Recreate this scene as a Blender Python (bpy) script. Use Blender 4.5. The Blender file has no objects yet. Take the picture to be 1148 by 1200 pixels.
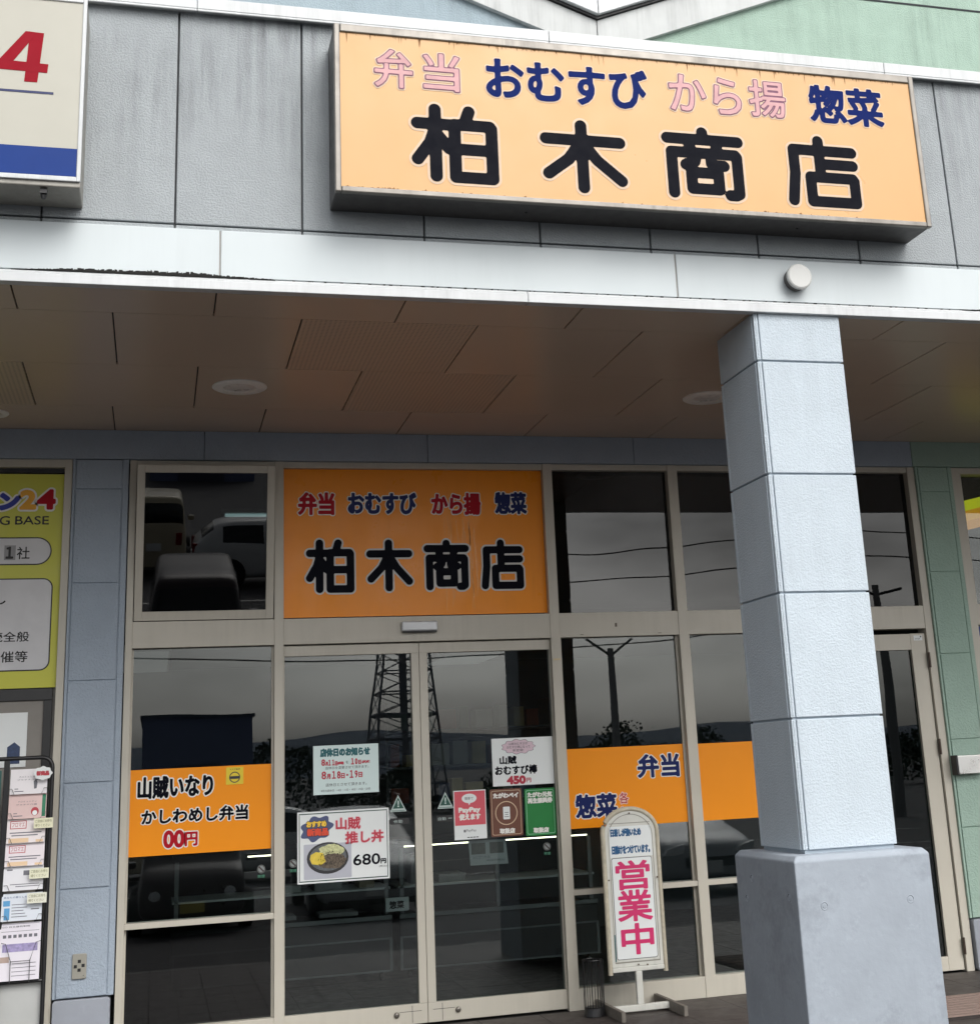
import bpy, bmesh, math, random
import numpy as np
from mathutils import Vector, Matrix
random.seed(7)
sc = bpy.context.scene
col = sc.collection

# ---------------------------------------------------------------- camera
yaw, pitch, roll = 0.27632, 0.26413, -0.05051
fw = Vector((math.sin(yaw)*math.cos(pitch), math.cos(yaw)*math.cos(pitch), math.sin(pitch)))
rt = Vector((math.cos(yaw), -math.sin(yaw), 0)); up = rt.cross(fw)
R = math.cos(roll)*rt + math.sin(roll)*up
U = -math.sin(roll)*rt + math.cos(roll)*up
cam_data = bpy.data.cameras.new('camera')
cam = bpy.data.objects.new('camera', cam_data); col.objects.link(cam)
cam.matrix_world = Matrix(((R.x, U.x, -fw.x, 0), (R.y, U.y, -fw.y, -9.1663), (R.z, U.z, -fw.z, 1.55), (0, 0, 0, 1)))
cam_data.sensor_fit = 'VERTICAL'
cam_data.sensor_height = 36.0; cam_data.sensor_width = 36.0*1148/1200
cam_data.lens = 1604.5/1200*36.0
cam_data.shift_x = -0.0557*1000/1200
cam_data.shift_y = -0.1405*1000/1200
cam_data.clip_start = 0.05; cam_data.clip_end = 4000
sc.camera = cam

# ---------------------------------------------------------------- light
SUN_EL, SUN_AZ = math.radians(46), math.radians(160)      # azimuth clockwise from +Y
world = bpy.data.worlds.new('World'); sc.world = world; world.use_nodes = True
nt = world.node_tree; bg = nt.nodes['Background']
sky = nt.nodes.new('ShaderNodeTexSky'); sky.sky_type = 'NISHITA'; sky.sun_disc = False
sky.sun_elevation = SUN_EL; sky.sun_rotation = SUN_AZ
sky.air_density = 1.0; sky.dust_density = 4.0; sky.ozone_density = 1.0
hs = nt.nodes.new('ShaderNodeHueSaturation'); hs.inputs['Saturation'].default_value = 0.22
nt.links.new(sky.outputs[0], hs.inputs['Color'])
wt = nt.nodes.new('ShaderNodeTexCoord'); wm = nt.nodes.new('ShaderNodeMapping'); wm.inputs['Scale'].default_value = (1.0, 1.0, 3.2)
wn = nt.nodes.new('ShaderNodeTexNoise'); wn.inputs['Scale'].default_value = 2.6; wn.inputs['Detail'].default_value = 6; wn.inputs['Roughness'].default_value = .55
wr = nt.nodes.new('ShaderNodeMapRange'); wx = nt.nodes.new('ShaderNodeMix'); wx.data_type = 'RGBA'; wx.blend_type = 'MULTIPLY'; wx.inputs[0].default_value = 1
for i, v in enumerate((.36, .64, .55, 1.45)): wr.inputs[i+1].default_value = v
wc = nt.nodes.new('ShaderNodeCombineColor')
nt.links.new(wt.outputs['Generated'], wm.inputs[0]); nt.links.new(wm.outputs[0], wn.inputs['Vector']); nt.links.new(wn.outputs[0], wr.inputs[0])
for i in range(3): nt.links.new(wr.outputs[0], wc.inputs[i])
nt.links.new(hs.outputs[0], wx.inputs[6]); nt.links.new(wc.outputs[0], wx.inputs[7]); nt.links.new(wx.outputs[2], bg.inputs[0])
bg.inputs[1].default_value = 0.13
sun_d = bpy.data.lights.new('sun', 'SUN'); sun_d.energy = 0.85; sun_d.angle = math.radians(45); sun_d.color = (1, .97, .93)
sun = bpy.data.objects.new('sun', sun_d); col.objects.link(sun)
sdir = Vector((math.sin(SUN_AZ)*math.cos(SUN_EL), math.cos(SUN_AZ)*math.cos(SUN_EL), math.sin(SUN_EL)))
sun.rotation_euler = sdir.to_track_quat('Z', 'Y').to_euler(); sun.location = (6, -12, 14)
sc.view_settings.view_transform = 'Standard'; sc.view_settings.look = 'None'
sc.view_settings.exposure = 0.78; sc.view_settings.gamma = 1
sc.cycles.max_bounces = 8; sc.cycles.transparent_max_bounces = 12; sc.cycles.caustics_reflective = False

# ---------------------------------------------------------------- materials
def srgb(r, g, b):
    f = lambda c: c/12.92 if c <= .04045 else ((c+.055)/1.055)**2.4
    return tuple(f(v/255) for v in (r, g, b))
MATS = {}
def mat(name, rgb, rough=.6, metal=0, var=.06, vscale=5, bump=0, bscale=60, streak=0, streak_top=None, spec=.5, grain=0,
        stain=0, worm=False, emit=0, coat=0, flatrough=False):
    """procedural principled material; rgb 0-255 sRGB"""
    if name in MATS: return MATS[name]
    m = bpy.data.materials.new(name); m.use_nodes = True; MATS[name] = m
    n = m.node_tree.nodes; l = m.node_tree.links; p = n['Principled BSDF']
    c = srgb(*rgb)
    p.inputs['Roughness'].default_value = rough; p.inputs['Metallic'].default_value = metal
    p.inputs['Specular IOR Level'].default_value = spec; p.inputs['Coat Weight'].default_value = coat
    tc = n.new('ShaderNodeTexCoord')
    def noise(scale, detail=4, rough_=.6, vec=None):
        t = n.new('ShaderNodeTexNoise'); t.inputs['Scale'].default_value = scale; t.inputs['Detail'].default_value = detail
        t.inputs['Roughness'].default_value = rough_; l.new(vec or tc.outputs['Object'], t.inputs['Vector']); return t
    def mr(src, a, b, c0, d):
        t = n.new('ShaderNodeMapRange'); l.new(src, t.inputs[0])
        for i, v in enumerate((a, b, c0, d)): t.inputs[i+1].default_value = v
        return t.outputs[0]
    def mul(colour, fac):
        t = n.new('ShaderNodeMix'); t.data_type = 'RGBA'; t.blend_type = 'MULTIPLY'; t.inputs[0].default_value = 1
        if isinstance(colour, tuple): t.inputs[6].default_value = (*colour, 1)
        else: l.new(colour, t.inputs[6])
        cb = n.new('ShaderNodeCombineColor')
        for i in range(3): l.new(fac, cb.inputs[i])
        l.new(cb.outputs[0], t.inputs[7]); return t.outputs[2]
    out = c
    if var: out = mul(out, mr(noise(vscale).outputs[0], .3, .7, 1-var, 1+var))
    if grain: out = mul(out, mr(noise(220, 2).outputs[0], .3, .7, 1-grain, 1+grain))
    if stain:
        a = mr(noise(2.3, 6, .7).outputs[0], .50, .68, 1, 1-stain); out = mul(out, a)
        b = mr(noise(9, 5, .7).outputs[0], .56, .72, 1, 1+stain*.5); out = mul(out, b)
    if streak:
        mp = n.new('ShaderNodeMapping'); mp.inputs['Scale'].default_value = (14, 14, .9); l.new(tc.outputs['Object'], mp.inputs[0])
        s = mr(noise(1.0, 6, .75, mp.outputs[0]).outputs[0], .44, .68, 0, 1)
        big = mr(noise(1.4, 3).outputs[0], .38, .62, 0, 1)
        mm = n.new('ShaderNodeMath'); mm.operation = 'MULTIPLY'; l.new(s, mm.inputs[0]); l.new(big, mm.inputs[1]); fac = mm.outputs[0]
        if streak_top:
            sx = n.new('ShaderNodeSeparateXYZ'); l.new(tc.outputs['Object'], sx.inputs[0])
            g = mr(sx.outputs[2], streak_top[0], streak_top[1], .12, 1)
            m2 = n.new('ShaderNodeMath'); m2.operation = 'MULTIPLY'; l.new(fac, m2.inputs[0]); l.new(g, m2.inputs[1]); fac = m2.outputs[0]
        out = mul(out, mr(fac, 0, 1, 1, 1-streak))
    if isinstance(out, tuple): p.inputs['Base Color'].default_value = (*out, 1)
    else: l.new(out, p.inputs['Base Color'])
    if rough and var and flatrough is False:
        l.new(mr(noise(vscale*3).outputs[0], .3, .7, max(0, rough-.08), min(1, rough+.08)), p.inputs['Roughness'])
    if bump:
        b = n.new('ShaderNodeBump'); b.inputs['Strength'].default_value = 1; b.inputs['Distance'].default_value = bump
        h = noise(bscale, 3, .55).outputs[0]
        if worm: h = mr(h, .44, .58, 0, 1)
        l.new(h, b.inputs['Height']); l.new(b.outputs[0], p.inputs['Normal'])
    if emit:
        p.inputs['Emission Color'].default_value = (*c, 1); p.inputs['Emission Strength'].default_value = emit
    return m
def glass_mat(name, tint=(.75, .8, .8), f0=.045):
    m = bpy.data.materials.new(name); m.use_nodes = True; n = m.node_tree.nodes; l = m.node_tree.links
    n.remove(n['Principled BSDF']); o = n['Material Output']
    g = n.new('ShaderNodeBsdfGlossy'); g.inputs['Roughness'].default_value = 0.0; g.inputs['Color'].default_value = (1, 1, 1, 1)
    t = n.new('ShaderNodeBsdfTransparent'); t.inputs['Color'].default_value = (*tint, 1)
    ge = n.new('ShaderNodeNewGeometry'); d = n.new('ShaderNodeVectorMath'); d.operation = 'DOT_PRODUCT'
    l.new(ge.outputs['Incoming'], d.inputs[0]); l.new(ge.outputs['Normal'], d.inputs[1])
    def ma(op, a, b):
        k = n.new('ShaderNodeMath'); k.operation = op
        for i, v in enumerate((a, b)):
            if isinstance(v, (int, float)): k.inputs[i].default_value = v
            elif v is not None: l.new(v, k.inputs[i])
        return k.outputs[0]
    c = ma('ABSOLUTE', d.outputs['Value'], None); q = ma('POWER', ma('SUBTRACT', 1, c), 5)
    f = ma('ADD', ma('MULTIPLY', q, 1-f0), f0)
    tc = n.new('ShaderNodeTexCoord'); nz = n.new('ShaderNodeTexNoise'); nz.inputs['Scale'].default_value = 1.1; nz.inputs['Detail'].default_value = 1
    l.new(tc.outputs['Object'], nz.inputs['Vector'])
    bp = n.new('ShaderNodeBump'); bp.inputs['Distance'].default_value = .0012; bp.inputs['Strength'].default_value = 1
    l.new(nz.outputs[0], bp.inputs['Height']); l.new(bp.outputs[0], g.inputs['Normal'])
    x = n.new('ShaderNodeMixShader'); l.new(f, x.inputs[0]); l.new(t.outputs[0], x.inputs[1]); l.new(g.outputs[0], x.inputs[2])
    l.new(x.outputs[0], o.inputs[0]); return m

STUCCO = mat('stucco_grey', (158, 164, 167), .8, var=.05, bump=.0013, bscale=105, worm=True, streak=.55, streak_top=(4.3, 5.25))
FASCIA = mat('fascia_white', (195, 203, 205), .5, var=.02, vscale=1.2, streak=.04)
METALW = mat('white_metal', (200, 203, 204), .4, var=.04, streak=.22)
SOFFIT = mat('soffit_brown', (206, 186, 166), .27, var=.03, vscale=.8, flatrough=True)
BLUEW = mat('blue_wall', (158, 170, 183), .75, var=.04, bump=.0013, bscale=75, worm=True, grain=.03)
GREENW = mat('green_wall', (152, 176, 163), .75, var=.04, bump=.0013, bscale=75, worm=True)
GAP = mat('dark_gap', (46, 48, 52), .9)
ALU = mat('beige_aluminium', (190, 185, 172), .42, metal=0, var=.03, vscale=3, streak=.12)
GLASS = glass_mat('window_glass')
GLASSD = glass_mat('dark_window_glass', (.25, .27, .27), .045)
GLASSG = glass_mat('green_tinted_glass', (.32, .42, .42), .045)
BLACK = mat('black', (18, 18, 20), .5)
BLACKM = mat('black_metal', (22, 22, 24), .35)
NAVY = mat('navy_vinyl', (12, 30, 88), .45, var=.03, spec=.2)
LETBLACK = mat('letter_black', (10, 12, 22), .55, var=.03, spec=.06)
LETWHITE = mat('letter_white', (228, 226, 220), .5, var=.02)
LETRED = mat('letter_red', (170, 14, 34), .5, var=.03, spec=.15)
PAPER = mat('paper_white', (225, 229, 228), .5, var=.02)
ORANGE = mat('orange_film', (240, 146, 16), .4, var=.03, vscale=2, spec=.25)

# ---------------------------------------------------------------- mesh builder
def chain_loc(o):
    v = Vector((0, 0, 0))
    while o is not None: v += o.location; o = o.parent
    return v
class MB:
    def __init__(s): s.v = []; s.f = []; s.mi = []; s.m = 0
    def add(s, vs, fs):
        b = len(s.v); s.v += [tuple(map(float, p)) for p in vs]
        for f in fs: s.f.append([b+i for i in f]); s.mi.append(s.m)
        return s
    def box(s, x0, x1, y0, y1, z0, z1):
        return s.add([(x0,y0,z0),(x1,y0,z0),(x1,y1,z0),(x0,y1,z0),(x0,y0,z1),(x1,y0,z1),(x1,y1,z1),(x0,y1,z1)],
              [(0,3,2,1),(4,5,6,7),(0,1,5,4),(1,2,6,5),(2,3,7,6),(3,0,4,7)])
    def prism(s, pts, y0, y1):
        """polygon in x,z (counter-clockwise seen from -Y) extruded from y0 to y1"""
        n = len(pts)
        vs = [(x,y0,z) for x,z in pts]+[(x,y1,z) for x,z in pts]
        return s.add(vs, [tuple(range(n)), tuple(range(2*n-1,n-1,-1))]+[((i+1)%n,i,i+n,(i+1)%n+n) for i in range(n)])
    def prism_x(s, pts, x0, x1):
        n = len(pts); vs = [(x0,y,z) for y,z in pts]+[(x1,y,z) for y,z in pts]
        return s.add(vs, [tuple(range(n-1,-1,-1)), tuple(range(n,2*n))]+[(i,(i+1)%n,(i+1)%n+n,i+n) for i in range(n)])
    def tube(s, path, r, seg=8, closed=False):
        P = [Vector(p) for p in path]; n = len(P); rings = []
        for i, p in enumerate(P):
            a = P[(i-1) % n] if (i > 0 or closed) else p; b = P[(i+1) % n] if (i < n-1 or closed) else p
            d = (b-a).normalized(); h = Vector((0,0,1)) if abs(d.z) < .9 else Vector((1,0,0))
            u = d.cross(h).normalized(); w = d.cross(u)
            rr = r[i] if isinstance(r, (list, tuple)) else r
            rings.append([p+rr*(math.cos(t)*u+math.sin(t)*w) for t in [2*math.pi*k/seg for k in range(seg)]])
        vs = [q for ring in rings for q in ring]; fs = []
        for i in range(n if closed else n-1):
            j = (i+1) % n
            for k in range(seg): fs.append((i*seg+k, j*seg+k, j*seg+(k+1)%seg, i*seg+(k+1)%seg))
        if not closed: fs += [tuple(range(seg)), tuple(range(len(vs)-1, len(vs)-seg-1, -1))]
        return s.add(vs, fs)
    def lathe(s, prof, c, axis='Z', seg=28):
        """prof: list of (r, h) along the axis starting at c"""
        vs = []; fs = []
        for r, h in prof:
            for k in range(seg):
                t = 2*math.pi*k/seg; a, b = r*math.cos(t), r*math.sin(t)
                q = (a, b, h) if axis == 'Z' else ((a, h, b) if axis == 'Y' else (h, a, b))
                vs.append(tuple(c[i]+q[i] for i in range(3)))
        for i in range(len(prof)-1):
            for k in range(seg): fs.append((i*seg+k, i*seg+(k+1)%seg, (i+1)*seg+(k+1)%seg, (i+1)*seg+k))
        fs += [tuple(range(seg-1,-1,-1)), tuple(range(len(vs)-seg, len(vs)))]
        return s.add(vs, fs)
    def build(s, name, mats, parent=None, bevel=0, smooth=False, origin=None, seg=2):
        me = bpy.data.meshes.new(name); off = chain_loc(parent) if parent else Vector(origin or (0,0,0))
        me.from_pydata([(x-off.x, y-off.y, z-off.z) for x,y,z in s.v], [], s.f)
        mats = mats if isinstance(mats, (list, tuple)) else [mats]
        for m in mats: me.materials.append(m)
        me.polygons.foreach_set('material_index', s.mi)
        bm = bmesh.new(); bm.from_mesh(me); bmesh.ops.recalc_face_normals(bm, faces=bm.faces[:]); bm.to_mesh(me); bm.free()
        if smooth:
            me.polygons.foreach_set('use_smooth', [True]*len(me.polygons)); 
            try: me.set_sharp_from_angle(angle=math.radians(40))
            except Exception: pass
        o = bpy.data.objects.new(name, me); col.objects.link(o)
        if parent: o.parent = parent
        else: o.location = off
        if bevel:
            b = o.modifiers.new('bevel', 'BEVEL'); b.width = bevel; b.segments = seg; b.limit_method = 'ANGLE'
        return o
def tag(o, label, cat, group=None):
    o['label'] = label; o['category'] = cat
    if group: o['group'] = group
    return o
def thing(name, label, cat, loc=(0,0,0), group=None):
    o = bpy.data.objects.new(name, None); o.empty_display_size = .1; col.objects.link(o); o.location = loc
    return tag(o, label, cat, group)
def structure(o): o['kind'] = 'structure'; return o
def dup(root, delta, label, rotz=0):
    r = root.copy(); col.objects.link(r); r.location = root.location+Vector(delta); r['label'] = label
    if rotz: r.rotation_euler.z = rotz
    for ch in list(root.children):
        c = ch.copy(); col.objects.link(c); c.parent = r
        for g in list(ch.children):
            d = g.copy(); col.objects.link(d); d.parent = c
    return r

# ---------------------------------------------------------------- lettering (signed distance outlines, marching squares)
_cache = {}
def glyph(text):
    if text in _cache: return _cache[text]
    cu = bpy.data.curves.new('glyphs', 'FONT'); cu.body = text; cu.resolution_u = 4
    o = bpy.data.objects.new('glyphs', cu); col.objects.link(o)
    dg = bpy.context.evaluated_depsgraph_get(); dg.update(); me = o.evaluated_get(dg).to_mesh()
    me.calc_loop_triangles()
    V = np.array([v.co[:2] for v in me.vertices]); T = np.array([t.vertices[:] for t in me.loop_triangles])
    key = {}; remap = []
    for v in V:
        k = (round(v[0], 5), round(v[1], 5)); remap.append(key.setdefault(k, len(key)))
    cnt = {}
    for t in T:
        for a, b in ((0,1),(1,2),(2,0)):
            e = tuple(sorted((remap[t[a]], remap[t[b]])))
            cnt.setdefault(e, []).append((t[a], t[b]))
    S = np.array([[V[p[0][0]], V[p[0][1]]] for p in cnt.values() if len(p) == 1])
    o.evaluated_get(dg).to_mesh_clear(); bpy.data.objects.remove(o); bpy.data.curves.remove(cu)
    bb = (V[:,0].min(), V[:,0].max(), V[:,1].min(), V[:,1].max())
    _cache[text] = (V[T], S, bb); return _cache[text]
def seg_dist(P, S, chunk=1500):
    out = np.empty(len(P)); A = S[:,0]; D = S[:,1]-A; L = np.maximum((D**2).sum(1), 1e-14)
    for i in range(0, len(P), chunk):
        p = P[i:i+chunk][:,None,:]; t = np.clip(((p-A)*D).sum(2)/L, 0, 1)
        out[i:i+chunk] = np.sqrt(((p-A-t[...,None]*D)**2).sum(2).min(1))
    return out
def iso_fill(mb, xs, zs, phi, Y):
    """fill phi<0 with faces in the plane Y, facing -Y"""
    ins = phi < 0; nz, nx = phi.shape
    full = ins[:-1,:-1] & ins[1:,:-1] & ins[:-1,1:] & ins[1:,1:]
    part = (ins[:-1,:-1] | ins[1:,:-1] | ins[:-1,1:] | ins[1:,1:]) & ~full
    for j in range(nz-1):
        row = full[j]; i = 0
        while i < nx-1:
            if row[i]:
                k = i
                while k < nx-1 and row[k]: k += 1
                mb.add([(xs[i],Y,zs[j]),(xs[k],Y,zs[j]),(xs[k],Y,zs[j+1]),(xs[i],Y,zs[j+1])], [(0,1,2,3)]); i = k
            else: i += 1
    for j, i in zip(*np.nonzero(part)):
        C = [(xs[i],zs[j],phi[j,i]),(xs[i+1],zs[j],phi[j,i+1]),(xs[i+1],zs[j+1],phi[j+1,i+1]),(xs[i],zs[j+1],phi[j+1,i])]
        pts = []
        for a in range(4):
            p, q = C[a], C[(a+1) % 4]
            if p[2] < 0: pts.append((p[0], Y, p[1]))
            if (p[2] < 0) != (q[2] < 0):
                t = p[2]/(p[2]-q[2]); pts.append((p[0]+t*(q[0]-p[0]), Y, p[1]+t*(q[1]-p[1])))
        if len(pts) > 2: mb.add(pts, [tuple(range(len(pts)))])
def text_field(text, box, pad, res):
    tri, seg, bb = glyph(text); x0, x1, z0, z1 = box
    sx = (x1-x0)/(bb[1]-bb[0]); sz = (z1-z0)/(bb[3]-bb[2])
    tf = lambda a: np.stack([x0+(a[...,0]-bb[0])*sx, z0+(a[...,1]-bb[2])*sz], -1)
    tri = tf(tri); seg = tf(seg)
    xs = np.arange(x0-pad, x1+pad+res, res); zs = np.arange(z0-pad, z1+pad+res, res)
    X, Z = np.meshgrid(xs, zs); P = np.stack([X.ravel(), Z.ravel()], 1)
    inside = np.zeros(X.shape, bool)
    for t in tri:
        i0, i1 = np.searchsorted(xs, [t[:,0].min(), t[:,0].max()]); j0, j1 = np.searchsorted(zs, [t[:,1].min(), t[:,1].max()])
        if i1 <= i0 or j1 <= j0: continue
        px, pz = X[j0:j1,i0:i1], Z[j0:j1,i0:i1]
        s = [(t[(k+1)%3,0]-t[k,0])*(pz-t[k,1])-(t[(k+1)%3,1]-t[k,1])*(px-t[k,0]) for k in range(3)]
        inside[j0:j1,i0:i1] |= ((s[0]>=0)&(s[1]>=0)&(s[2]>=0)) | ((s[0]<=0)&(s[1]<=0)&(s[2]<=0))
    d = seg_dist(P, seg).reshape(X.shape); return xs, zs, np.where(inside, -d, d)
def letters(name, parent, text, box, Y, layers, res=None, label=None):
    """layers: list of (grow, material); later layers lie 1 mm in front"""
    pad = max(g for g, m in layers)+.004; h = box[3]-box[2]; res = res or h/34
    xs, zs, d = text_field(text, box, pad, res)
    mb = MB()
    for k, (g, m) in enumerate(layers): mb.m = k; iso_fill(mb, xs, zs, d-g, Y-.0012*k)
    o = mb.build(name, [m for g, m in layers], parent)
    if label: o['label'] = label
    return o
def strokes(name, parent, glyphs, Y, r, layers, res):
    """glyphs: list of (stroke polylines in the unit square, box)"""
    mb = MB()
    for pl, (x0, x1, z0, z1) in glyphs:
        S = []
        for line in pl:
            q = [(x0+r+a*(x1-x0-2*r), z0+r+b*(z1-z0-2*r)) for a, b in line]
            S += [(q[i], q[i+1]) for i in range(len(q)-1)]
        pad = max(g for g, m in layers)+.006
        xs = np.arange(x0-pad, x1+pad+res, res); zs = np.arange(z0-pad, z1+pad+res, res); X, Z = np.meshgrid(xs, zs)
        d = seg_dist(np.stack([X.ravel(), Z.ravel()], 1), np.array(S)).reshape(X.shape)-r
        for k, (g, m) in enumerate(layers): mb.m = k; iso_fill(mb, xs, zs, d-g, Y-.0012*k)
    return mb.build(name, [m for g, m in layers], parent)
def small_text(mb, text, box, Y):
    tri, seg, bb = glyph(text); x0, x1, z0, z1 = box
    sx = (x1-x0)/(bb[1]-bb[0]); sz = (z1-z0)/(bb[3]-bb[2])
    for t in tri:
        p = [(x0+(a-bb[0])*sx, Y, z0+(b-bb[2])*sz) for a, b in t]; mb.add(p, [(0,1,2)])
def rrect(x0, x1, z0, z1, r, n=5):
    pts = []
    for cx, cz, a0 in ((x1-r,z0+r,-90),(x1-r,z1-r,0),(x0+r,z1-r,90),(x0+r,z0+r,180)):
        for k in range(n+1):
            a = math.radians(a0+90*k/n); pts.append((cx+r*math.cos(a), cz+r*math.sin(a)))
    return pts
def sheet(mb, pts, Y, t=.0012): mb.prism(pts, Y-t, Y); return mb
def rect(x0, x1, z0, z1): return [(x0,z0),(x1,z0),(x1,z1),(x0,z1)]
def ell(cx, cz, a, b, n=28, j=0): return [(cx+a*math.cos(2*math.pi*k/n)*(1+random.uniform(-j,j)), cz+b*math.sin(2*math.pi*k/n)*(1+random.uniform(-j,j))) for k in range(n)]

# ================================================================ setting
def ground():
    m = mat('asphalt', (76, 76, 78), .85, var=.15, vscale=1.5, bump=.004, bscale=90, grain=.25)
    prof = [(-3.75,-.15),(-11,-.5),(-40,-.6),(-900,-.6)]
    mb = MB()
    for a, b in zip(prof[:-1], prof[1:]):
        mb.add([(-700,b[0],b[1]),(700,b[0],b[1]),(700,a[0],a[1]),(-700,a[0],a[1])], [(0,1,2,3)])
    structure(mb.build('parking_lot', m))
    w = mat('walkway_tile', (66, 60, 57), .55, var=.12, vscale=3, bump=.002, bscale=120)
    mb = MB(); x = -6
    j = .004
    while x < 14:
        y = -3.6
        while y < -.001:
            mb.box(x+j/2, x+.4-j/2, y+j/2, min(y+.4, .12)-j/2, -.05, 0); y += .4
        x += .4
    structure(mb.build('walkway', w))
    mb = MB(); mb.box(-6, 14, -3.6, 6, -.2, -.006); structure(mb.build('walkway_base', mat('grout', (38, 36, 35), .9)))
    k = mat('kerb_concrete', (140, 140, 138), .85, var=.08, bump=.002, bscale=80)
    mb = MB()
    for i in range(20): mb.box(-6+i+.004, -5+i-.004, -3.75, -3.6, -.3, -.002)
    structure(mb.build('kerb', k, bevel=.012))
    lm = mat('road_paint', (205, 205, 200), .7, var=.1, vscale=8)
    mb = MB()
    def z(y): return -.15-(.35*(-3.75-y)/7.25) if y > -11 else -.5-(.1*(-11-y)/29)
    for y0 in (-17.2, -19.1, -24):
        mb.add([(-14,y0,z(y0)+.004),(19,y0,z(y0)+.004),(19,y0+.15,z(y0+.15)+.004),(-14,y0+.15,z(y0+.15)+.004)], [(0,1,2,3)])
    structure(mb.build('parking_lines', lm))
ground()

def hills():
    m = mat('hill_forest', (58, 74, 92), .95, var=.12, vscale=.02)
    mb = MB(); rng = np.random.default_rng(3)
    xs = np.linspace(-700, 1100, 121)
    ph = rng.uniform(0, 6, 6)
    top = [17+sum((4.5/(k+1))*math.sin(x*.006*(k+1)*1.37+ph[k]) for k in range(6)) for x in xs]
    rows = [(-640,-.6,0),(-680,0,.35),(-740,0,.7),(-800,0,1),(-880,0,.8),(-960,-5,0)]
    vs = [(x, y+8*math.sin(x*.03+r), b+t*f) for r,(y,b,f) in enumerate(rows) for x, t in zip(xs, top)]
    n = len(xs); fs = [(r*n+i, r*n+i+1, (r+1)*n+i+1, (r+1)*n+i) for r in range(len(rows)-1) for i in range(n-1)]
    mb.add(vs, fs); structure(mb.build('hills', m, smooth=True))
hills()

# ================================================================ the building
B = thing('shop_building', 'low shopping arcade building with grey stucco front, white fascia and blue piers around the shop', 'building')
YU, YF, YS = -2.82, -2.837, -3.083
ZC = 3.794
# upper wall: stucco panels with open joints
jx = [-4.2,-3.05,-1.8,-1.19,-.57,.035,.641,1.25,1.856,2.459,3.075,3.68,4.285,4.89,5.5,6.1,7.4,8.6,10,11.5]
mb = MB()
for a, b in zip(jx[:-1], jx[1:]):
    mb.box(a+.0045, b-.0045, YU, YU+.09, 4.135, 5.275)
    mb.box(a+.0045, b-.0045, YU, YU+.09, 4.10, 4.127)
mb.build('upper_wall', STUCCO, B, bevel=.005)
mb = MB(); mb.box(-4.2, 11.5, YU+.02, -2.3, ZC+.06, 5.26); mb.build('wall_backing', mat('joint_grey', (78,80,82), .9), B)
# parapet cap with joints
mb = MB()
cx = [-4.2,-1.9,.12,1.95,3.95,5.9,7.9,9.9,11.5]
for a, b in zip(cx[:-1], cx[1:]): mb.box(a+.001, b-.001, YU-.045, YU+.30, 5.275, 5.34); mb.box(a+.001, b-.001, YU-.045, YU-.035, 5.262, 5.275)
mb.build('parapet_cap', METALW, B, bevel=.004)
mb = MB(); mb.box(-4.2, 11.5, YU+.31, 6, 5.05, 5.15); mb.build('flat_roof', mat('roof_sheet', (150,152,152), .7), B)
# fascia band
fx = [-4.6,-2.1,.248,2.583,4.92,7.25,9.6,11.5]
mb = MB()
for a, b in zip(fx[:-1], fx[1:]): mb.box(a+.004, b-.004, YF, -2.72, 3.863, 4.103)
mb.build('fascia', FASCIA, B, bevel=.003)
lx = [-4.6,-1.2,1.766,4.76,7.8,11.5]
mb = MB()
for a, b in zip(lx[:-1], lx[1:]):
    mb.box(a+.001, b-.001, YF-.02, -2.80, 3.794, 3.838); mb.box(a+.001, b-.001, YF-.007, -2.80, 3.841, 3.856)
mb.build('fascia_lip', METALW, B, bevel=.003)
for b in fx[1:-1]: mb = MB(); mb.box(b-.0035, b+.0035, YF+.004, -2.75, 3.863, 4.10); mb.build('fascia_joint', mat('joint_sealant', (150,148,144), .8), B)
# moss along the ledge under the fascia
moss = mat('black_moss', (26, 26, 24), .95, var=.3, vscale=40)
mb = MB(); random.seed(11)
def mossline(x0, x1, n, hmax):
    for i in range(n):
        x = x0+(x1-x0)*(i+random.random())/n; e = min(1, 4*(x-x0)/(x1-x0), 3.2*(x1-x)/(x1-x0)+.15)
        h = random.uniform(.003, hmax)*e; w = random.uniform(.002, .009)
        mb.box(x-w, x+w, YF-random.uniform(.006,.012), YF+.004, 3.8562, 3.857+h)
mossline(-.68, .50, 420, .019); mossline(-.2, .3, 120, .024); mossline(4.25, 4.85, 160, .009); mossline(.5, 4.2, 60, .002)
mb.build('moss', moss, B)['kind'] = 'stuff'
# soffit boards in staggered rows
rows = [(-2.80,-2.452,[-1.6,-.69,.235,1.15,2.07,2.99,3.911,4.83,5.75,6.7]),(-2.452,-1.545,[-2.1,-1.2,-.25,.675,1.596,2.517,3.45,4.385,5.32,6.25]),
        (-1.545,-.632,[-1.7,-.745,.186,1.111,2.035,2.96,3.89,4.827,5.75,6.7]),(-.632,0,[-2.1,-1.2,-.30,.63,1.563,2.48,3.405,4.34,5.30,6.25])]
perf_set = {(1,.675),(2,1.111),(2,-1.7)}
mb = MB(); perf = []
for r, (y0, y1, xs) in enumerate(rows):
    xs = [-4.6]+xs+[11.5]
    for a, b in zip(xs[:-1], xs[1:]):
        t = mb
        if (r, a) in perf_set: t = MB(); perf.append(t)
        t.box(a+.004, b-.004, y0+.0018, y1-.0018, ZC+.001, ZC+.015)
mb.build('soffit', SOFFIT, B)
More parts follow.
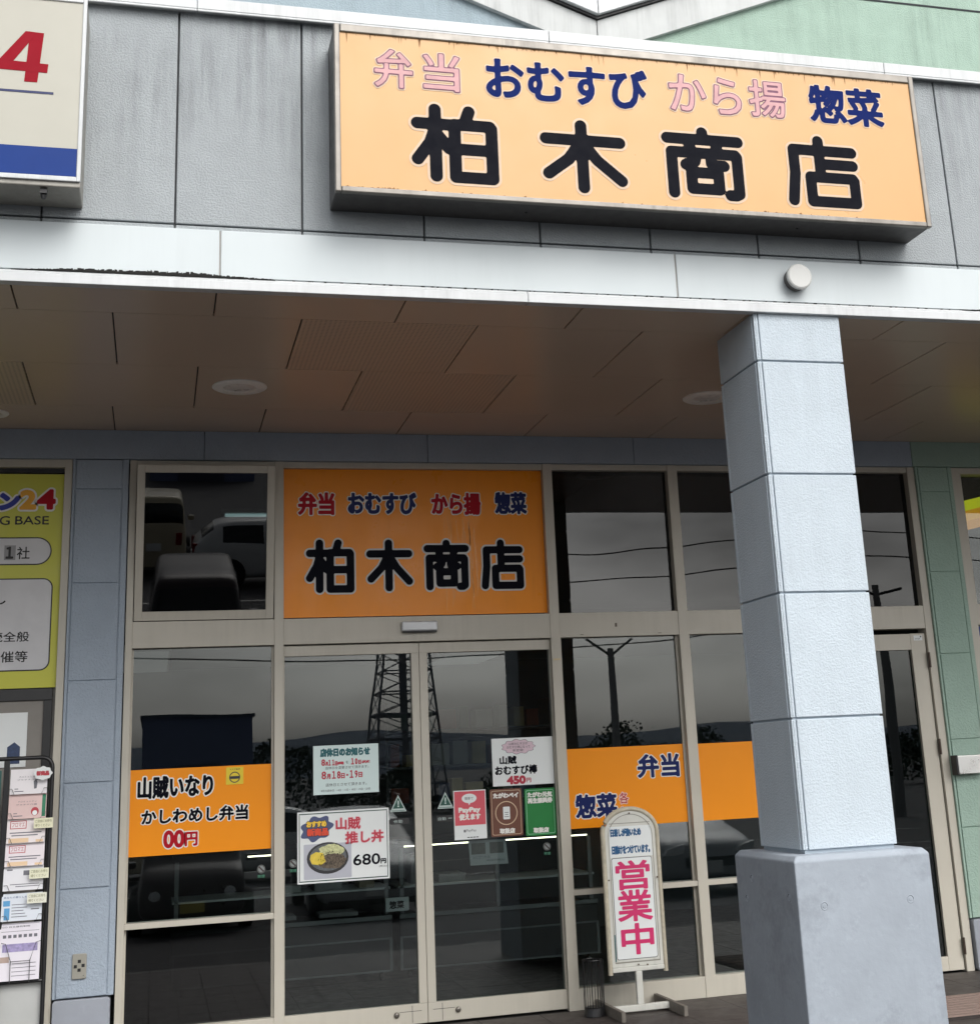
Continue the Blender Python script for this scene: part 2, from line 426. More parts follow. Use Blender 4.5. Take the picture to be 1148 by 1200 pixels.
# perforated soffit boards: dot grid
pm = mat('soffit_perforated', (206, 186, 166), .30, var=.03, vscale=.8, flatrough=True)
n_ = pm.node_tree.nodes; l_ = pm.node_tree.links
tc = n_.new('ShaderNodeTexCoord'); vo = n_.new('ShaderNodeTexVoronoi'); vo.voronoi_dimensions = '2D'; vo.inputs['Scale'].default_value = 40; vo.inputs['Randomness'].default_value = 0
l_.new(tc.outputs['Object'], vo.inputs['Vector'])
mr_ = n_.new('ShaderNodeMapRange'); l_.new(vo.outputs['Distance'], mr_.inputs[0])
for i, v in enumerate((.20,.32,.58,1)): mr_.inputs[i+1].default_value = v
mx = n_.new('ShaderNodeMix'); mx.data_type = 'RGBA'; mx.blend_type = 'MULTIPLY'; mx.inputs[0].default_value = 1
src = n_['Principled BSDF'].inputs['Base Color'].links[0].from_socket
cb = n_.new('ShaderNodeCombineColor')
for i in range(3): l_.new(mr_.outputs[0], cb.inputs[i])
l_.new(src, mx.inputs[6]); l_.new(cb.outputs[0], mx.inputs[7]); l_.new(mx.outputs[2], n_['Principled BSDF'].inputs['Base Color'])
for t in perf: t.build('perforated_board', pm, B)
mb = MB(); mb.box(-4.6, 11.5, -2.79, 6, ZC+.02, ZC+.05); mb.build('soffit_backing', GAP, B)
# header wall above the glazing
mb = MB()
for a, b in ((-4.6,-1.2),(-1.2,.272),(.272,1.78),(1.78,3.292),(3.292,4.7),(4.7,5.545)): mb.box(a+.002, b-.002, -.02, .12, 3.60, ZC)
mb.build('header_wall', BLUEW, B, bevel=.003)
mb = MB()
for a, b in ((5.545,7.05),(7.05,11.5)): mb.box(a+.002, b-.002, -.02, .12, 3.60, ZC)
mb.build('green_header_wall', GREENW, B, bevel=.003)
# piers: courses with grooves, margins and a concrete foot
def pier(x0, x1, m, name):
    zs = [.345,.955,1.567,2.182,2.79,3.40,3.598]
    mb = MB()
    for a, b in zip(zs[:-1], zs[1:]):
        mb.box(x0+.022, x1-.042, -.02, .12, a+.004, b-.004)
    mb.box(x0, x0+.016, -.018, .12, .345, 3.598); mb.box(x1-.036, x1, -.016, .12, .345, 3.598)
    mb.box(x0+.002, x1-.002, -.009, .11, .345, 3.597)
    return mb.build(name, m, B, bevel=.003)
pier(-.552, -.205, BLUEW, 'blue_pier'); pier(5.562, 5.875, GREENW, 'green_pier')
CONC = mat('concrete', (150, 155, 164), .8, var=.06, vscale=3, stain=.16, bump=.0012, bscale=50)
for a, b in ((-.548,-.222),(5.572,5.88)):
    mb = MB(); mb.prism(rrect(a, b, 0, .338, .02), -.035, .1); mb.build('pier_foot', CONC, B, bevel=.006)
# interior shell
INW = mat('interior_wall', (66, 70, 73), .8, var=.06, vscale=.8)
mb = MB()
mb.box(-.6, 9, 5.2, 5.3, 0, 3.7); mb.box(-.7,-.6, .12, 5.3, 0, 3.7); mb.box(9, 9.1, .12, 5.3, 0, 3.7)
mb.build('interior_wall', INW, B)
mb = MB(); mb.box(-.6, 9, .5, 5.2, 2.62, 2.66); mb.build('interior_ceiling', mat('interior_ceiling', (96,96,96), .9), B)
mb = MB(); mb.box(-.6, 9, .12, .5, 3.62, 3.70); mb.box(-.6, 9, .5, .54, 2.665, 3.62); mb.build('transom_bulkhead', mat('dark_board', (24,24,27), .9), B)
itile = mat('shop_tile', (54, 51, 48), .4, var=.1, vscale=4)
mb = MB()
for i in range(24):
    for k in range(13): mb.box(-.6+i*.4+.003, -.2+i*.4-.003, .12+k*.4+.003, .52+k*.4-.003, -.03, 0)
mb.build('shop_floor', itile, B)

# gable walls beyond the parapet
def gable(name, label, xs0, s, m, yy):
    """xs0 valley x, s=-1 left / +1 right"""
    g = thing(name, label, 'gable wall', (xs0+s*3, yy, 5.15))
    v = 2.80; zt = 6.43; sl = .352 if s < 0 else .415
    w = 5.2
    f = lambda d, z: (v+s*d, z)
    def poly(p): return p if s > 0 else p[::-1]
    def cc(p):
        a = sum(p[i][0]*p[(i+1)%len(p)][1]-p[(i+1)%len(p)][0]*p[i][1] for i in range(len(p)))
        return p if a > 0 else p[::-1]
    mb = MB(); drop = .24 if s < 0 else .245
    mb.prism(cc([f(.002,5.15), f(w,5.15), f(w,zt-drop+w*sl), f(.002,zt-drop)]), yy, yy+.25); mb.build('wall', m, g)
    mb = MB(); mb.prism(cc([f(.003,zt-drop-.005), f(w,zt-drop-.005+w*sl), f(w,zt+w*sl), f(.003,zt)]), yy-.04, yy-.003)
    mb.build('rake_trim', mat('rake_trim', (190,193,192), .6, var=.05, streak=.3), g, bevel=.003)
    mb = MB(); mb.prism(cc([f(0,zt+.002), f(w,zt+w*sl+.002), f(w,zt+w*sl+.022), f(0,zt+.022)]), yy-.06, yy+.2); mb.build('gutter_line', BLACK, g)
    mb = MB(); mb.prism(cc([f(.002,zt+.024), f(w,zt+w*sl+.024), f(w,zt+w*sl+.19), f(.002,zt+.17)]), yy-.09, yy+.24); mb.build('roof_edge', METALW, g, bevel=.004)
    if s > 0:
        mb = MB()
        for z in (6.84,): mb.box(v+1.5, v+w, yy-.004, yy, z, z+.014)
        mb.build('panel_joint', GAP, g)
    return g
gable('blue_gable', 'pale blue rendered gable wall with grey rake trim rising behind the parapet', 2.8, -1, mat('blue_gable', (156,172,180), .85, var=.06, bump=.0014, bscale=90, worm=True, streak=.25), -1.2)
gable('green_gable', 'pale green rendered gable wall with streaks rising behind the parapet', 2.8, 1, mat('green_gable', (158,182,168), .85, var=.06, bump=.0014, bscale=90, worm=True, streak=.25), -1.2)

# ================================================================ column
C = thing('porch_column', 'square pale blue rendered column on a bare concrete plinth in front of the shop', 'column', (3.25,-2.58,0))
CW = mat('column_render', (186, 197, 205), .75, var=.04, vscale=3, bump=.0010, bscale=105, worm=True, streak=.08)
cl, cr, yc, yd = 3.001, 3.502, -2.831, -2.334
zs = [1.079,1.698,2.314,2.925,3.532,ZC]
mb = MB()
for a, b in zip(zs[:-1], zs[1:]):
    a2, b2 = a+.005, b-.005
    if b == ZC: b2 = ZC
    mb.box(cl+.03, cr, yc, yd-.03, a2, b2)                      # main block (front and right face)
    mb.box(cl+.012, cl+.027, yc+.004, yd-.03, a2, b2)
    mb.box(cl, cl+.020, yc+.03, yd-.028, a2, b2); mb.box(cl, cr, yd-.025, yd, a2, b2)
    mb.box(cl+.004, cl+.026, yc+.007, yc+.026, a2, b2)
mb.build('shaft', CW, C, bevel=.004)
mb = MB(); mb.box(cl+.012, cr-.012, yc+.012, yd-.012, 1.05, ZC-.002); mb.build('shaft_core', mat('column_groove', (158,170,180), .85), C)
bl, br, yb, ybd = 2.897, 3.608, -2.938, -2.227
mb = MB(); e = .022
mb.add([(bl,yb,0),(br,yb,0),(br,ybd,0),(bl,ybd,0),(bl,yb,1.042),(br,yb,1.042),(br,ybd,1.042),(bl,ybd,1.042),
        (bl+e,yb+e,1.066),(br-e,yb+e,1.066),(br-e,ybd-e,1.066),(bl+e,ybd-e,1.066)],
       [(0,1,5,4),(1,2,6,5),(2,3,7,6),(3,0,4,7),(4,5,9,8),(5,6,10,9),(6,7,11,10),(7,4,8,11),(8,9,10,11),(0,3,2,1)])
PLIN = mat('plinth_concrete', (150, 158, 167), .72, var=.10, vscale=2.4, stain=.28, bump=.0015, bscale=30, streak=.12)
mb.build('plinth', PLIN, C, bevel=.006)
def tie_hole(c, axis):
    mb = MB(); k = 20; d = []
    for r, h in ((.020,-.0006),(.0165,-.0020),(.0145,-.0004),(.010,-.0003),(.0085,-.0016),(.0001,-.0018)):
        d += [((c[0]+r*math.cos(t), c[1]+h, c[2]+r*math.sin(t)) if axis == 'Y' else (c[0]+h, c[1]+r*math.cos(t), c[2]+r*math.sin(t))) for t in [2*math.pi*q/k for q in range(k)]]
    mb.add(d, [(i*k+q, i*k+(q+1)%k, (i+1)*k+(q+1)%k, (i+1)*k+q) for i in range(5) for q in range(k)]); mb.m = 1
    mb.add([(c[0]+.0145*math.cos(t), c[1]-.0004, c[2]+.0145*math.sin(t)) if axis == 'Y' else (c[0]-.0004, c[1]+.0145*math.cos(t), c[2]+.0145*math.sin(t)) for t in [2*math.pi*q/k for q in range(k)]]+[(c[0]+.0165*math.cos(t), c[1]-.0021, c[2]+.0165*math.sin(t)) if axis == 'Y' else (c[0]-.0021, c[1]+.0165*math.cos(t), c[2]+.0165*math.sin(t)) for t in [2*math.pi*q/k for q in range(k)]], [(q, (q+1)%k, k+(q+1)%k, k+q) for q in range(k//2+2)])
    mb.build('tie_hole', [PLIN, mat('tie_hole', (86,92,98), .9)], C)
for x, z in ((3.03,.84),(3.48,.84)): tie_hole((x,yb,z), 'Y')
for y, z in ((-2.85,.88),(-2.35,.84),(-2.43,.94)): tie_hole((bl,y,z), 'X')

# ================================================================ shop front glazing
F = thing('glazed_storefront', 'beige aluminium glazed shop front with a pair of automatic sliding doors', 'shop front', (1.7,0,0))
def member(name, x0, x1, z0, z1, y0=0, y1=.12, bv=.002): 
    mb = MB(); mb.box(x0, x1, y0, y1, z0, z1); return mb.build(name, ALU, F, bevel=bv)
member('jamb', -.198, -.155, 0, 3.598)
for a, b in ((.735,.795),(2.606,2.674),(3.548,3.622),(4.55,4.61),(5.50,5.56)): member('mullion', a, b, 0, 3.598)
bays = [(-.155,.735),(.795,2.606),(2.674,3.548),(3.622,4.55),(4.61,5.50)]
for a, b in bays: member('head_rail', a, b, 3.556, 3.598, .008)
for a, b in bays: member('transom', a, b, 2.375, 2.542, .004)
mb = MB(); mb.box(2.6, 2.6, 0, 0, 0, 0)
for i in (0, 2, 3):
    a, b = bays[i]; member('mid_rail', a, b, .697, .731, .006); member('bottom_rail', a, b, 0, .130, .004)
def pane(x0, x1, z0, z1, m=GLASS, y=.06, parent=F, name='window_pane'):
    mb = MB(); mb.box(x0, x1, y, y+.006, z0, z1); return mb.build(name, m, parent)
for i, (a, b) in enumerate(bays):
    if i in (2, 3, 4): pane(a, b, 2.542, 3.556, GLASSD)
for i in (0, 2, 3):
    a, b = bays[i]; pane(a, b, .731, 2.375); pane(a, b, .130, .697, GLASSD if i == 0 else GLASS)
# side strips (glazing beads)
for a, b in ((2.674,2.69),(3.53,3.548),(3.622,3.64),(.72,.735),(-.155,-.143)):
    mb = MB(); mb.box(a, b, .045, .059, .131, 2.374); mb.build('glazing_bead', ALU, F)
# top-hung vent sash, its head leaning out a little
S_ = MB(); x0, x1, z0, z1 = -.150, .729, 2.550, 3.552; w = .05
ca, sa = math.cos(math.radians(8.2)), math.sin(math.radians(8.2))
def lean(mb): mb.v = [(x, .03+(y-.03)*ca-(z-z0)*sa, z0+(y-.03)*sa+(z-z0)*ca) for x,y,z in mb.v]; return mb
S_.box(x0, x0+w, .01, .05, z0, z1); S_.box(x1-w, x1, .01, .05, z0, z1); S_.box(x0+w, x1-w, .01, .05, z0, z0+.058); S_.box(x0+w, x1-w, .01, .05, z1-.05, z1)
sash = lean(S_).build('vent_sash', ALU, F, bevel=.002)
g_ = MB(); g_.box(x0+w, x1-w, .03, .036, z0+.058, z1-.05); lean(g_).build('window_pane', GLASSD, sash)
# sliding doors
def leaf(x0, x1, st0, st1):
    mb = MB(); mb.box(x0, x0+st0, .035, .085, .128, 2.30); mb.box(x1-st1, x1, .035, .085, .128, 2.30)
    mb.box(x0, x1, .036, .084, 2.30, 2.367); mb.box(x0, x1, .036, .084, .012, .127)
    d = mb.build('sliding_door', ALU, F, bevel=.002)
    pane(x0+st0, x1-st1, .128, 2.30, GLASS, .06, d, 'glass_pane'); return d
dl = leaf(.797, 1.690, .006, .052); dr = leaf(1.693, 2.604, .054, .006)
for d, x in ((dl,1.492),(dr,1.884)):
    mb = MB(); mb.lathe([(.016,0),(.018,-.006),(.013,-.014),(.008,-.016)][::-1], (x,.036,.072), 'Y', 18); mb.build('lock', mat('lock_steel', (120,116,110), .3, metal=.9), d)
    mb = MB(); s = 1 if x > 1.7 else -1
    mb.box(min(x-s*.16,x-s*.02), max(x-s*.16,x-s*.02), .0352, .036, .085, .0875); mb.box(x-s*.10-.0015, x-s*.10+.0015, .0352, .036, .02, .12)
    mb.build('lock_cover_seam', GAP, d)
# door sensor
mb = MB(); mb.box(1.569, 1.812, -.035, .004, 2.440, 2.506); se = mb.build('door_sensor', mat('sensor_silver', (196,198,200), .4, metal=.2), F, bevel=.01)
mb = MB(); mb.box(1.575, 1.806, -.033, -.004, 2.432, 2.440); mb.build('sensor_lens', BLACK, se)
mb = MB(); mb.box(2.617, 2.665, -.004, 0, 2.222, 2.234); mb.build('dymo_label', mat('cream_label', (206,190,150), .6), F)
for q in ((3.075,3.09,2.44,2.466),(2.82,2.842,2.389,2.393),(3.39,3.415,2.388,2.392)): mb = MB(); mb.box(q[0],q[1],.0025,.004,q[2],q[3]); mb.build('adhesive_residue', mat('residue', (100,92,80), .8), F)
# side door in the last bay
mb = MB(); mb.box(4.62, 4.74, .02, .07, .012, 2.34); mb.box(5.373, 5.492, .02, .07, .012, 2.34); mb.box(4.74, 5.373, .021, .069, 2.222, 2.338); mb.box(4.74, 5.373, .021, .069, .012, .105)
sd = mb.build('side_door', ALU, F, bevel=.002)
pane(4.74, 5.373, .105, 2.222, GLASSG, .045, sd, 'glass_pane')
for z in (2.143, 1.522, .168):
    mb = MB(); mb.tube([(5.496,-.006,z-.055),(5.496,-.006,z+.055)], .009, 10); mb.build('hinge', mat('hinge_bronze', (74,62,54), .5, metal=.4), sd)
mb = MB(); mb.box(5.40, 5.47, .0188, .02, 2.288, 2.325); mb.build('door_label', PAPER, sd)
mb = MB(); small_text(mb, 'STOP', (5.412,5.45,2.294,2.306), .0182); small_text(mb, '●', (5.452,5.464,2.31,2.322), .0182); mb.build('door_label_print', BLACK, sd)
# next shop's window at the right
W2 = thing('neighbour_window', 'tall beige framed window of the next shop right of the green pier', 'window', (7,0,0))
mb = MB(); mb.box(5.875, 5.945, 0, .12, 0, 3.596); mb.box(5.945, 9.5, .006, .12, 3.55, 3.596); mb.box(5.945, 9.5, .006, .12, 2.39, 2.545)
mb.box(5.945, 5.975, .02, .1, 2.545, 3.55); mb.build('frame', ALU, W2, bevel=.002)
pane(5.975, 9.5, 2.545, 3.55, GLASS, .06, W2); pane(5.945, 9.5, 0, 2.39, GLASS, .06, W2)
ns = tag(MB().prism(rrect(5.955, 6.6, 2.02, 2.38, .01), .04, .055).build('blue_window_sign', mat('blue_sign', (24,46,120), .4), None, origin=(6.2,.05,2.02)), 'blue sign with a white letter hanging at the right edge behind the green pier', 'sign')
letters('lettering', ns, 'G', (5.972,6.036,2.262,2.322), .0385, [(.004, LETWHITE)])
for k, (z, rgb, x) in enumerate(((3.30,(222,224,30),5.99),(3.22,(226,160,20),5.99),(3.15,(212,140,30),5.98))):  # emission added to brighten the banners, no lamp behind them
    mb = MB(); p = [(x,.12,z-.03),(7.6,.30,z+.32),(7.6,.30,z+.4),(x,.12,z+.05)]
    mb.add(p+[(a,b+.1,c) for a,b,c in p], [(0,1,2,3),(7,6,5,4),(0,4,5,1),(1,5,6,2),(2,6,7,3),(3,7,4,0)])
    tag(mb.build('hanging_banner', mat('banner%d' % k, rgb, .5, emit=.35), None, origin=(6.8,.5,z)), ('lime yellow','golden yellow','amber')[k]+' banner strip with an added glow hanging inside the far right window', 'banner', 'banners inside the next shop')

# ================================================================ films on the glass
def film(name, label, x0, x1, z0, z1, y0=.0545, t=.005, m=ORANGE, cat='window film'):
    o = thing(name, label, cat, ((x0+x1)/2, y0, z0)); mb = MB(); mb.box(x0, x1, y0, y0+t, z0, z1); mb.build('film', m, o); return o
UNITS = dict(
 kashiwa=[[(.24,1),(.24,0)],[(.0,.78),(.44,.78)],[(.24,.72),(.17,.5),(.0,.24)],[(.27,.62),(.42,.42)],[(.70,1),(.64,.82)],[(.50,.79),(.98,.79),(1,.76),(1,.0),(.50,.0),(.50,.79)],[(.50,.42),(1,.42)]],
 ki=[[(.0,.76),(1,.76)],[(.48,1),(.48,0)],[(.46,.72),(.3,.45),(.02,.2)],[(.50,.72),(.68,.45),(1,.14)]],
 sho=[[(.5,1),(.5,.88)],[(.0,.88),(1,.88)],[(.29,.84),(.33,.70)],[(.71,.84),(.67,.70)],[(.05,.0),(.05,.66),(.95,.66),(.97,.63),(.97,.03),(.92,.0),(.84,.0)],[(.40,.64),(.37,.52),(.24,.46)],[(.60,.64),(.60,.50),(.66,.47),(.78,.47)],[(.31,.34),(.69,.34),(.69,.08),(.31,.08),(.31,.34)]],
 ten=[[(.47,1),(.47,.44)],[(.06,.84),(1,.84)],[(.06,.84),(.06,.45),(.0,.0)],[(.47,.62),(1,.62)],[(.30,.40),(.98,.40),(1,.37),(1,.0),(.30,.0),(.30,.40)]])
up_ = film('shop_name_panel', 'orange panel with the shop name filling the light above the sliding doors', .797, 2.604, 2.552, 3.556, .048, .012, mat('orange_panel', (244,146,14), .32, var=.04, vscale=1.5, streak=.06, spec=.3))
yy = .0465
L3 = [(.0115, mat('letter_silver', (206,204,200), .5, var=.02)), (0, LETBLACK)]
strokes('name_lettering', up_, [(UNITS['kashiwa'],(.945,1.268,2.712,3.073)),(UNITS['ki'],(1.350,1.666,2.716,3.070)),(UNITS['sho'],(1.744,2.062,2.718,3.066)),(UNITS['ten'],(2.144,2.446,2.720,3.066))], yy, .0255, L3, .0065)
for t, box, m in (('弁当',(.900,1.134,3.245,3.390),LETRED),('おむすび',(1.236,1.698,3.250,3.390),NAVY),('から揚',(1.814,2.152,3.245,3.390),LETRED),('惣菜',(2.266,2.484,3.250,3.396),NAVY)):
    letters('product_lettering', up_, t, box, yy, [(.0135, LETWHITE), (.0065, m)], .0042)
mb = MB(); random.seed(31)
for q in range(15):
    x = random.choice((1.90,1.93,1.96,1.99,2.03,2.07,2.10))+random.uniform(-.012,.012); z = random.uniform(3.12,3.24); zb = z-random.uniform(.1,.62) if q > 3 else 2.58
    P0 = []
    while z > zb: P0.append((x, z)); x += random.uniform(-.004,.005); z -= .03
    for (xa, za), (xb, zb_) in zip(P0[:-1], P0[1:]): mb.add([(xa-.0016,.0474,za),(xb-.0016,.0474,zb_),(xb+.0016,.0474,zb_),(xa+.0016,.0474,za)], [(0,1,2,3)])
mb.build('drip_marks', mat('drip_orange', (236,158,60), .25), up_)['kind'] = 'stuff'
lf = film('window_band', 'orange band with three lines of black and red writing on the left window', -.146, .733, 1.112, 1.628)
letters('lettering', lf, '山賊いなり', (-.094,.355,1.455,1.580), .0533, [(.0125, LETWHITE), (.0048, LETBLACK)], .0045)
letters('lettering', lf, 'かしわめし弁当', (-.068,.574,1.300,1.385), .0533, [(.0095, LETWHITE), (.0034, LETBLACK)], .0038)
letters('lettering', lf, '00', (.067,.185,1.156,1.252), .0533, [(.0125, LETWHITE), (.0055, LETRED)], .004); letters('lettering', lf, '円', (.196,.266,1.160,1.238), .0533, [(.0095, LETWHITE), (.0035, LETRED)], .004)
rf = film('window_band', 'orange band with blue writing behind the standing sign, right of the doors', 2.676, 3.546, 1.112, 1.629)
letters('lettering', rf, '弁当', (3.194,3.490,1.420,1.566), .0533, [(.0125, LETWHITE), (.0058, NAVY)], .0045)
letters('lettering', rf, '惣菜', (2.738,3.022,1.178,1.324), .0533, [(.0125, LETWHITE), (.0058, NAVY)], .0045)
letters('lettering', rf, '各', (3.044,3.110,1.256,1.328), .0533, [(.006, mat('pink_white', (226,190,180), .5)), (.0, LETRED)], .003)
letters('lettering', rf, '１', (3.050,3.075,1.17,1.235), .0533, [(.006, mat('pink_white', (226,190,180), .5)), (.0, LETRED)], .003)
film('window_band', 'plain orange band on the narrow window just left of the column', 3.64, 4.55, 1.110, 1.624)
for o in (lf, rf): o['group'] = 'orange bands across the shop windows'

# ================================================================ posters and stickers
PY = .0545
def poster(name, label, x0, x1, z0, z1, m=PAPER, skew=0, r=0, cat='poster', group=None):
    o = thing(name, label, cat, ((x0+x1)/2, PY, z0), group); mb = MB()
    mb.prism(rrect(x0, x1, z0, z1, r) if r else rect(x0, x1, z0, z1), PY, PY+.004); mb.build('sheet', m, o); return o
def printed(o, name, m, *items, Y=PY-.0012):
    mb = MB()
    for t, box in items: small_text(mb, t, box, Y)
    return mb.build(name, m, o)
def shape(o, name, m, pts, Y=PY-.0006, t=.0006):
    mb = MB(); mb.prism(pts, Y-t, Y); return mb.build(name, m, o)
TEAL = mat('teal_ink', (20, 92, 98), .5); REDINK = mat('red_ink', (176, 40, 62), .5); DARKINK = mat('dark_ink', (40,42,48), .5)
nb = poster('closing_notice', 'pale green notice of closing days taped on the left sliding door', .987, 1.410, 1.419, 1.725, mat('notice_paper', (206,224,222), .5, var=.02))
letters('heading', nb, '店休日のお知らせ', (1.034,1.352,1.657,1.704), PY-.0012, [(.0035, TEAL)], .0022)
letters('date_lettering', nb, '8', (1.041,1.062,1.600,1.638), PY-.0012, [(.002, REDINK)], .0022)
for t, b in (('月',(1.066,1.080,1.600,1.622)),('１１',(1.086,1.122,1.600,1.634)),('日',(1.128,1.142,1.598,1.622)),('(木祝)',(1.146,1.182,1.602,1.620)),('１0',(1.232,1.272,1.600,1.638)),('日',(1.280,1.294,1.600,1.624)),('(水)に',(1.302,1.352,1.604,1.622)),
             ('8',(1.041,1.068,1.516,1.562)),('月',(1.074,1.096,1.516,1.546)),('１8',(1.108,1.160,1.516,1.562)),('日',(1.166,1.188,1.516,1.546)),('・',(1.2,1.21,1.53,1.54)),('１9',(1.222,1.272,1.516,1.562)),('日',(1.280,1.302,1.518,1.548))):
    letters('date_lettering', nb, t, b, PY-.0012, [(.0018, REDINK)], .0022)
printed(nb, 'fine_print', DARKINK, ('を',(1.196,1.214,1.606,1.624)), ('店休日を変更させて頂きます。',(1.064,1.345,1.574,1.592)), ('店休日とさせて頂きます。',(1.066,1.330,1.468,1.488)), ('8月の店休日 ・4日・11日・18日・19日・25日',(1.036,1.352,1.436,1.450)))
mn = poster('menu_poster', 'white menu poster with a rice bowl picture and price on the left sliding door', .884, 1.470, .884, 1.318)
mb = MB(); a = .010
for q in (rect(.884+a,1.470-a,.884+a,.890+a), rect(.884+a,1.470-a,1.312-a,1.318-a), rect(.884+a,.889+a,.891+a,1.311-a), rect(1.465-a,1.470-a,.891+a,1.311-a)): sheet(mb, q, PY-.0002, .0005)
mb.build('border_line', mat('poster_green', (40,66,60), .5), mn)
PINKR = mat('menu_red', (190, 52, 70), .5)
letters('dish_name', mn, '山賊', (1.130,1.284,1.200,1.270), PY-.0012, [(.006, mat('halo_pink',(222,190,196),.5)), (.0022, PINKR)], .003)
letters('dish_name', mn, '推し丼', (1.190,1.432,1.112,1.182), PY-.0012, [(.006, mat('halo_pink',(222,190,196),.5)), (.0022, PINKR)], .003)
letters('price', mn, '680', (1.238,1.408,.976,1.040), PY-.0012, [(.0018, LETBLACK)], .0028)
letters('price', mn, '円', (1.414,1.446,.978,1.006), PY-.0012, [(.002, LETBLACK)], .002)
printed(mn, 'fine_print', DARKINK, ('(税込)',(1.402,1.452,.954,.968)))
random.seed(5)
cloud = [(1.006+.098*math.cos(t)*(1+.12*math.cos(7*t)), 1.214+.072*math.sin(t)*(1+.12*math.cos(7*t))) for t in [2*math.pi*k/56 for k in range(56)]]
cloud = [(x, z+(x-1.006)*.16) for x, z in cloud]
shape(mn, 'starburst', mat('burst_blue', (70,80,118), .5), cloud)
letters('burst_lettering', mn, 'おすすめ', (.944,1.066,1.226,1.258), PY-.002, [(.006, DARKINK), (.003, mat('burst_yellow',(232,190,60),.5))], .0024)
letters('burst_lettering', mn, '新商品', (.948,1.078,1.172,1.214), PY-.002, [(.006, DARKINK), (.003, mat('burst_red',(214,70,40),.5))], .0024)
pic = shape(mn, 'bowl_picture', mat('picture_grey', (182,184,194), .5), rrect(.924,1.226,.908,1.120,.006))
shape(pic, 'bowl', mat('bowl_black', (38,38,42), .4), ell(1.075,1.032,.132,.096), PY-.0014)
shape(pic, 'rice', mat('bowl_rim', (92,96,100), .5, var=.3, vscale=60), ell(1.077,1.036,.117,.082), PY-.0022)
shape(pic, 'cabbage', mat('cabbage', (198,200,150), .6, var=.3, vscale=90), ell(1.098,1.074,.078,.040,28,.12), PY-.003)
shape(pic, 'meat', mat('meat', (96,84,70), .6, var=.5, vscale=110), ell(1.098,1.010,.094,.046,28,.12), PY-.0036)
shape(pic, 'egg', mat('egg_yellow', (222,196,70), .5, var=.1, vscale=40), [(.962,1.03),(.975,1.00),(1.03,.99),(1.062,1.012),(1.044,1.064),(1.0,1.072),(.968,1.056)], PY-.0042)
mb = MB()
for k in range(70):
    a = random.uniform(0, 6.28); r = math.sqrt(random.random()); x, z = 1.10+.088*r*math.cos(a), 1.018+.055*r*math.sin(a)
    t = random.uniform(0,3.1); dx, dz = .008*math.cos(t), .008*math.sin(t)
    mb.add([(x-dx,PY-.0048,z-dz),(x+dz*.3,PY-.0048,z-dx*.3),(x+dx,PY-.0048,z+dz),(x-dz*.3,PY-.0048,z+dx*.3)], [(0,1,2,3)])
mb.build('meat_shreds', mat('shreds', (44,38,32), .6), pic)
om = poster('rice_stick_poster', 'white poster for rice ball sticks at 450 yen near the right door edge', 2.171, 2.594, 1.412, 1.720)
letters('dish_name', om, '山賊', (2.224,2.336,1.553,1.602), PY-.0012, [(.0025, LETBLACK)], .0022)
letters('dish_name', om, 'おむすび棒', (2.190,2.478,1.484,1.540), PY-.0012, [(.0025, LETBLACK)], .0022)
letters('price', om, '450', (2.270,2.392,1.424,1.470), PY-.0012, [(.005, REDINK)], .0022)
letters('price', om, '円', (2.402,2.432,1.428,1.456), PY-.0012, [(.001, REDINK)], .0018)
bub = [(2.355+.110*math.cos(t)*(1+.06*math.cos(11*t)), 1.662+.044*math.sin(t)*(1+.09*math.cos(11*t))) for t in [2*math.pi*k/66 for k in range(66)]]
shape(om, 'bubble_outline', DARKINK, [(2.355+(x-2.355)*1.025, 1.662+(z-1.662)*1.05) for x, z in bub], PY-.0002)
shape(om, 'speech_bubble', mat('bubble_pink', (216,192,202), .5), bub, PY-.001)
printed(om, 'fine_print', DARKINK, ('山賊おむすびが',(2.288,2.420,1.673,1.690)), ('おむすび棒になって',(2.275,2.436,1.651,1.669)), ('新登場!',(2.315,2.390,1.630,1.647)), Y=PY-.0022)
pp = poster('payment_poster', 'pink and white mobile payment poster, leftmost of three at the right door', 1.900, 2.118, 1.089, 1.398)
shape(pp, 'pink_field', mat('pay_pink', (206,84,96), .5), rect(1.906,2.112,1.178,1.392))
shape(pp, 'speech_bubble', PAPER, ell(2.005,1.346,.050,.030), PY-.0014); shape(pp, 'bubble_tail', PAPER, [(1.995,1.322),(2.015,1.322),(2.004,1.302)], PY-.0016)
printed(pp, 'fine_print', DARKINK, ('簡単で',(1.975,2.032,1.336,1.356)), Y=PY-.0026)
for t, b in (('PayPay',(1.934,2.076,1.252,1.288)),('使えます',(1.936,2.076,1.212,1.248))): letters('lettering', pp, t, b, PY-.0014, [(.0028, LETWHITE)], .002)
printed(pp, 'fine_print', mat('grey_ink',(110,110,114),.5), ('PayPay',(1.980,2.046,1.132,1.152)), ('■',(1.962,1.976,1.134,1.150))); printed(pp, 'fine_print', DARKINK, ('ーーーー',(1.985,2.06,1.098,1.104)))
bw = poster('local_pay_poster', 'brown rounded plate with phone pictogram, middle of three on right door', 2.145, 2.364, 1.093, 1.394, mat('plate_brown', (104,62,46), .45), r=.012)
gn = poster('coupon_poster', 'green rounded plate for shopping coupons, rightmost of three on right door', 2.382, 2.594, 1.085, 1.386, mat('plate_green', (14,120,52), .45), r=.012)
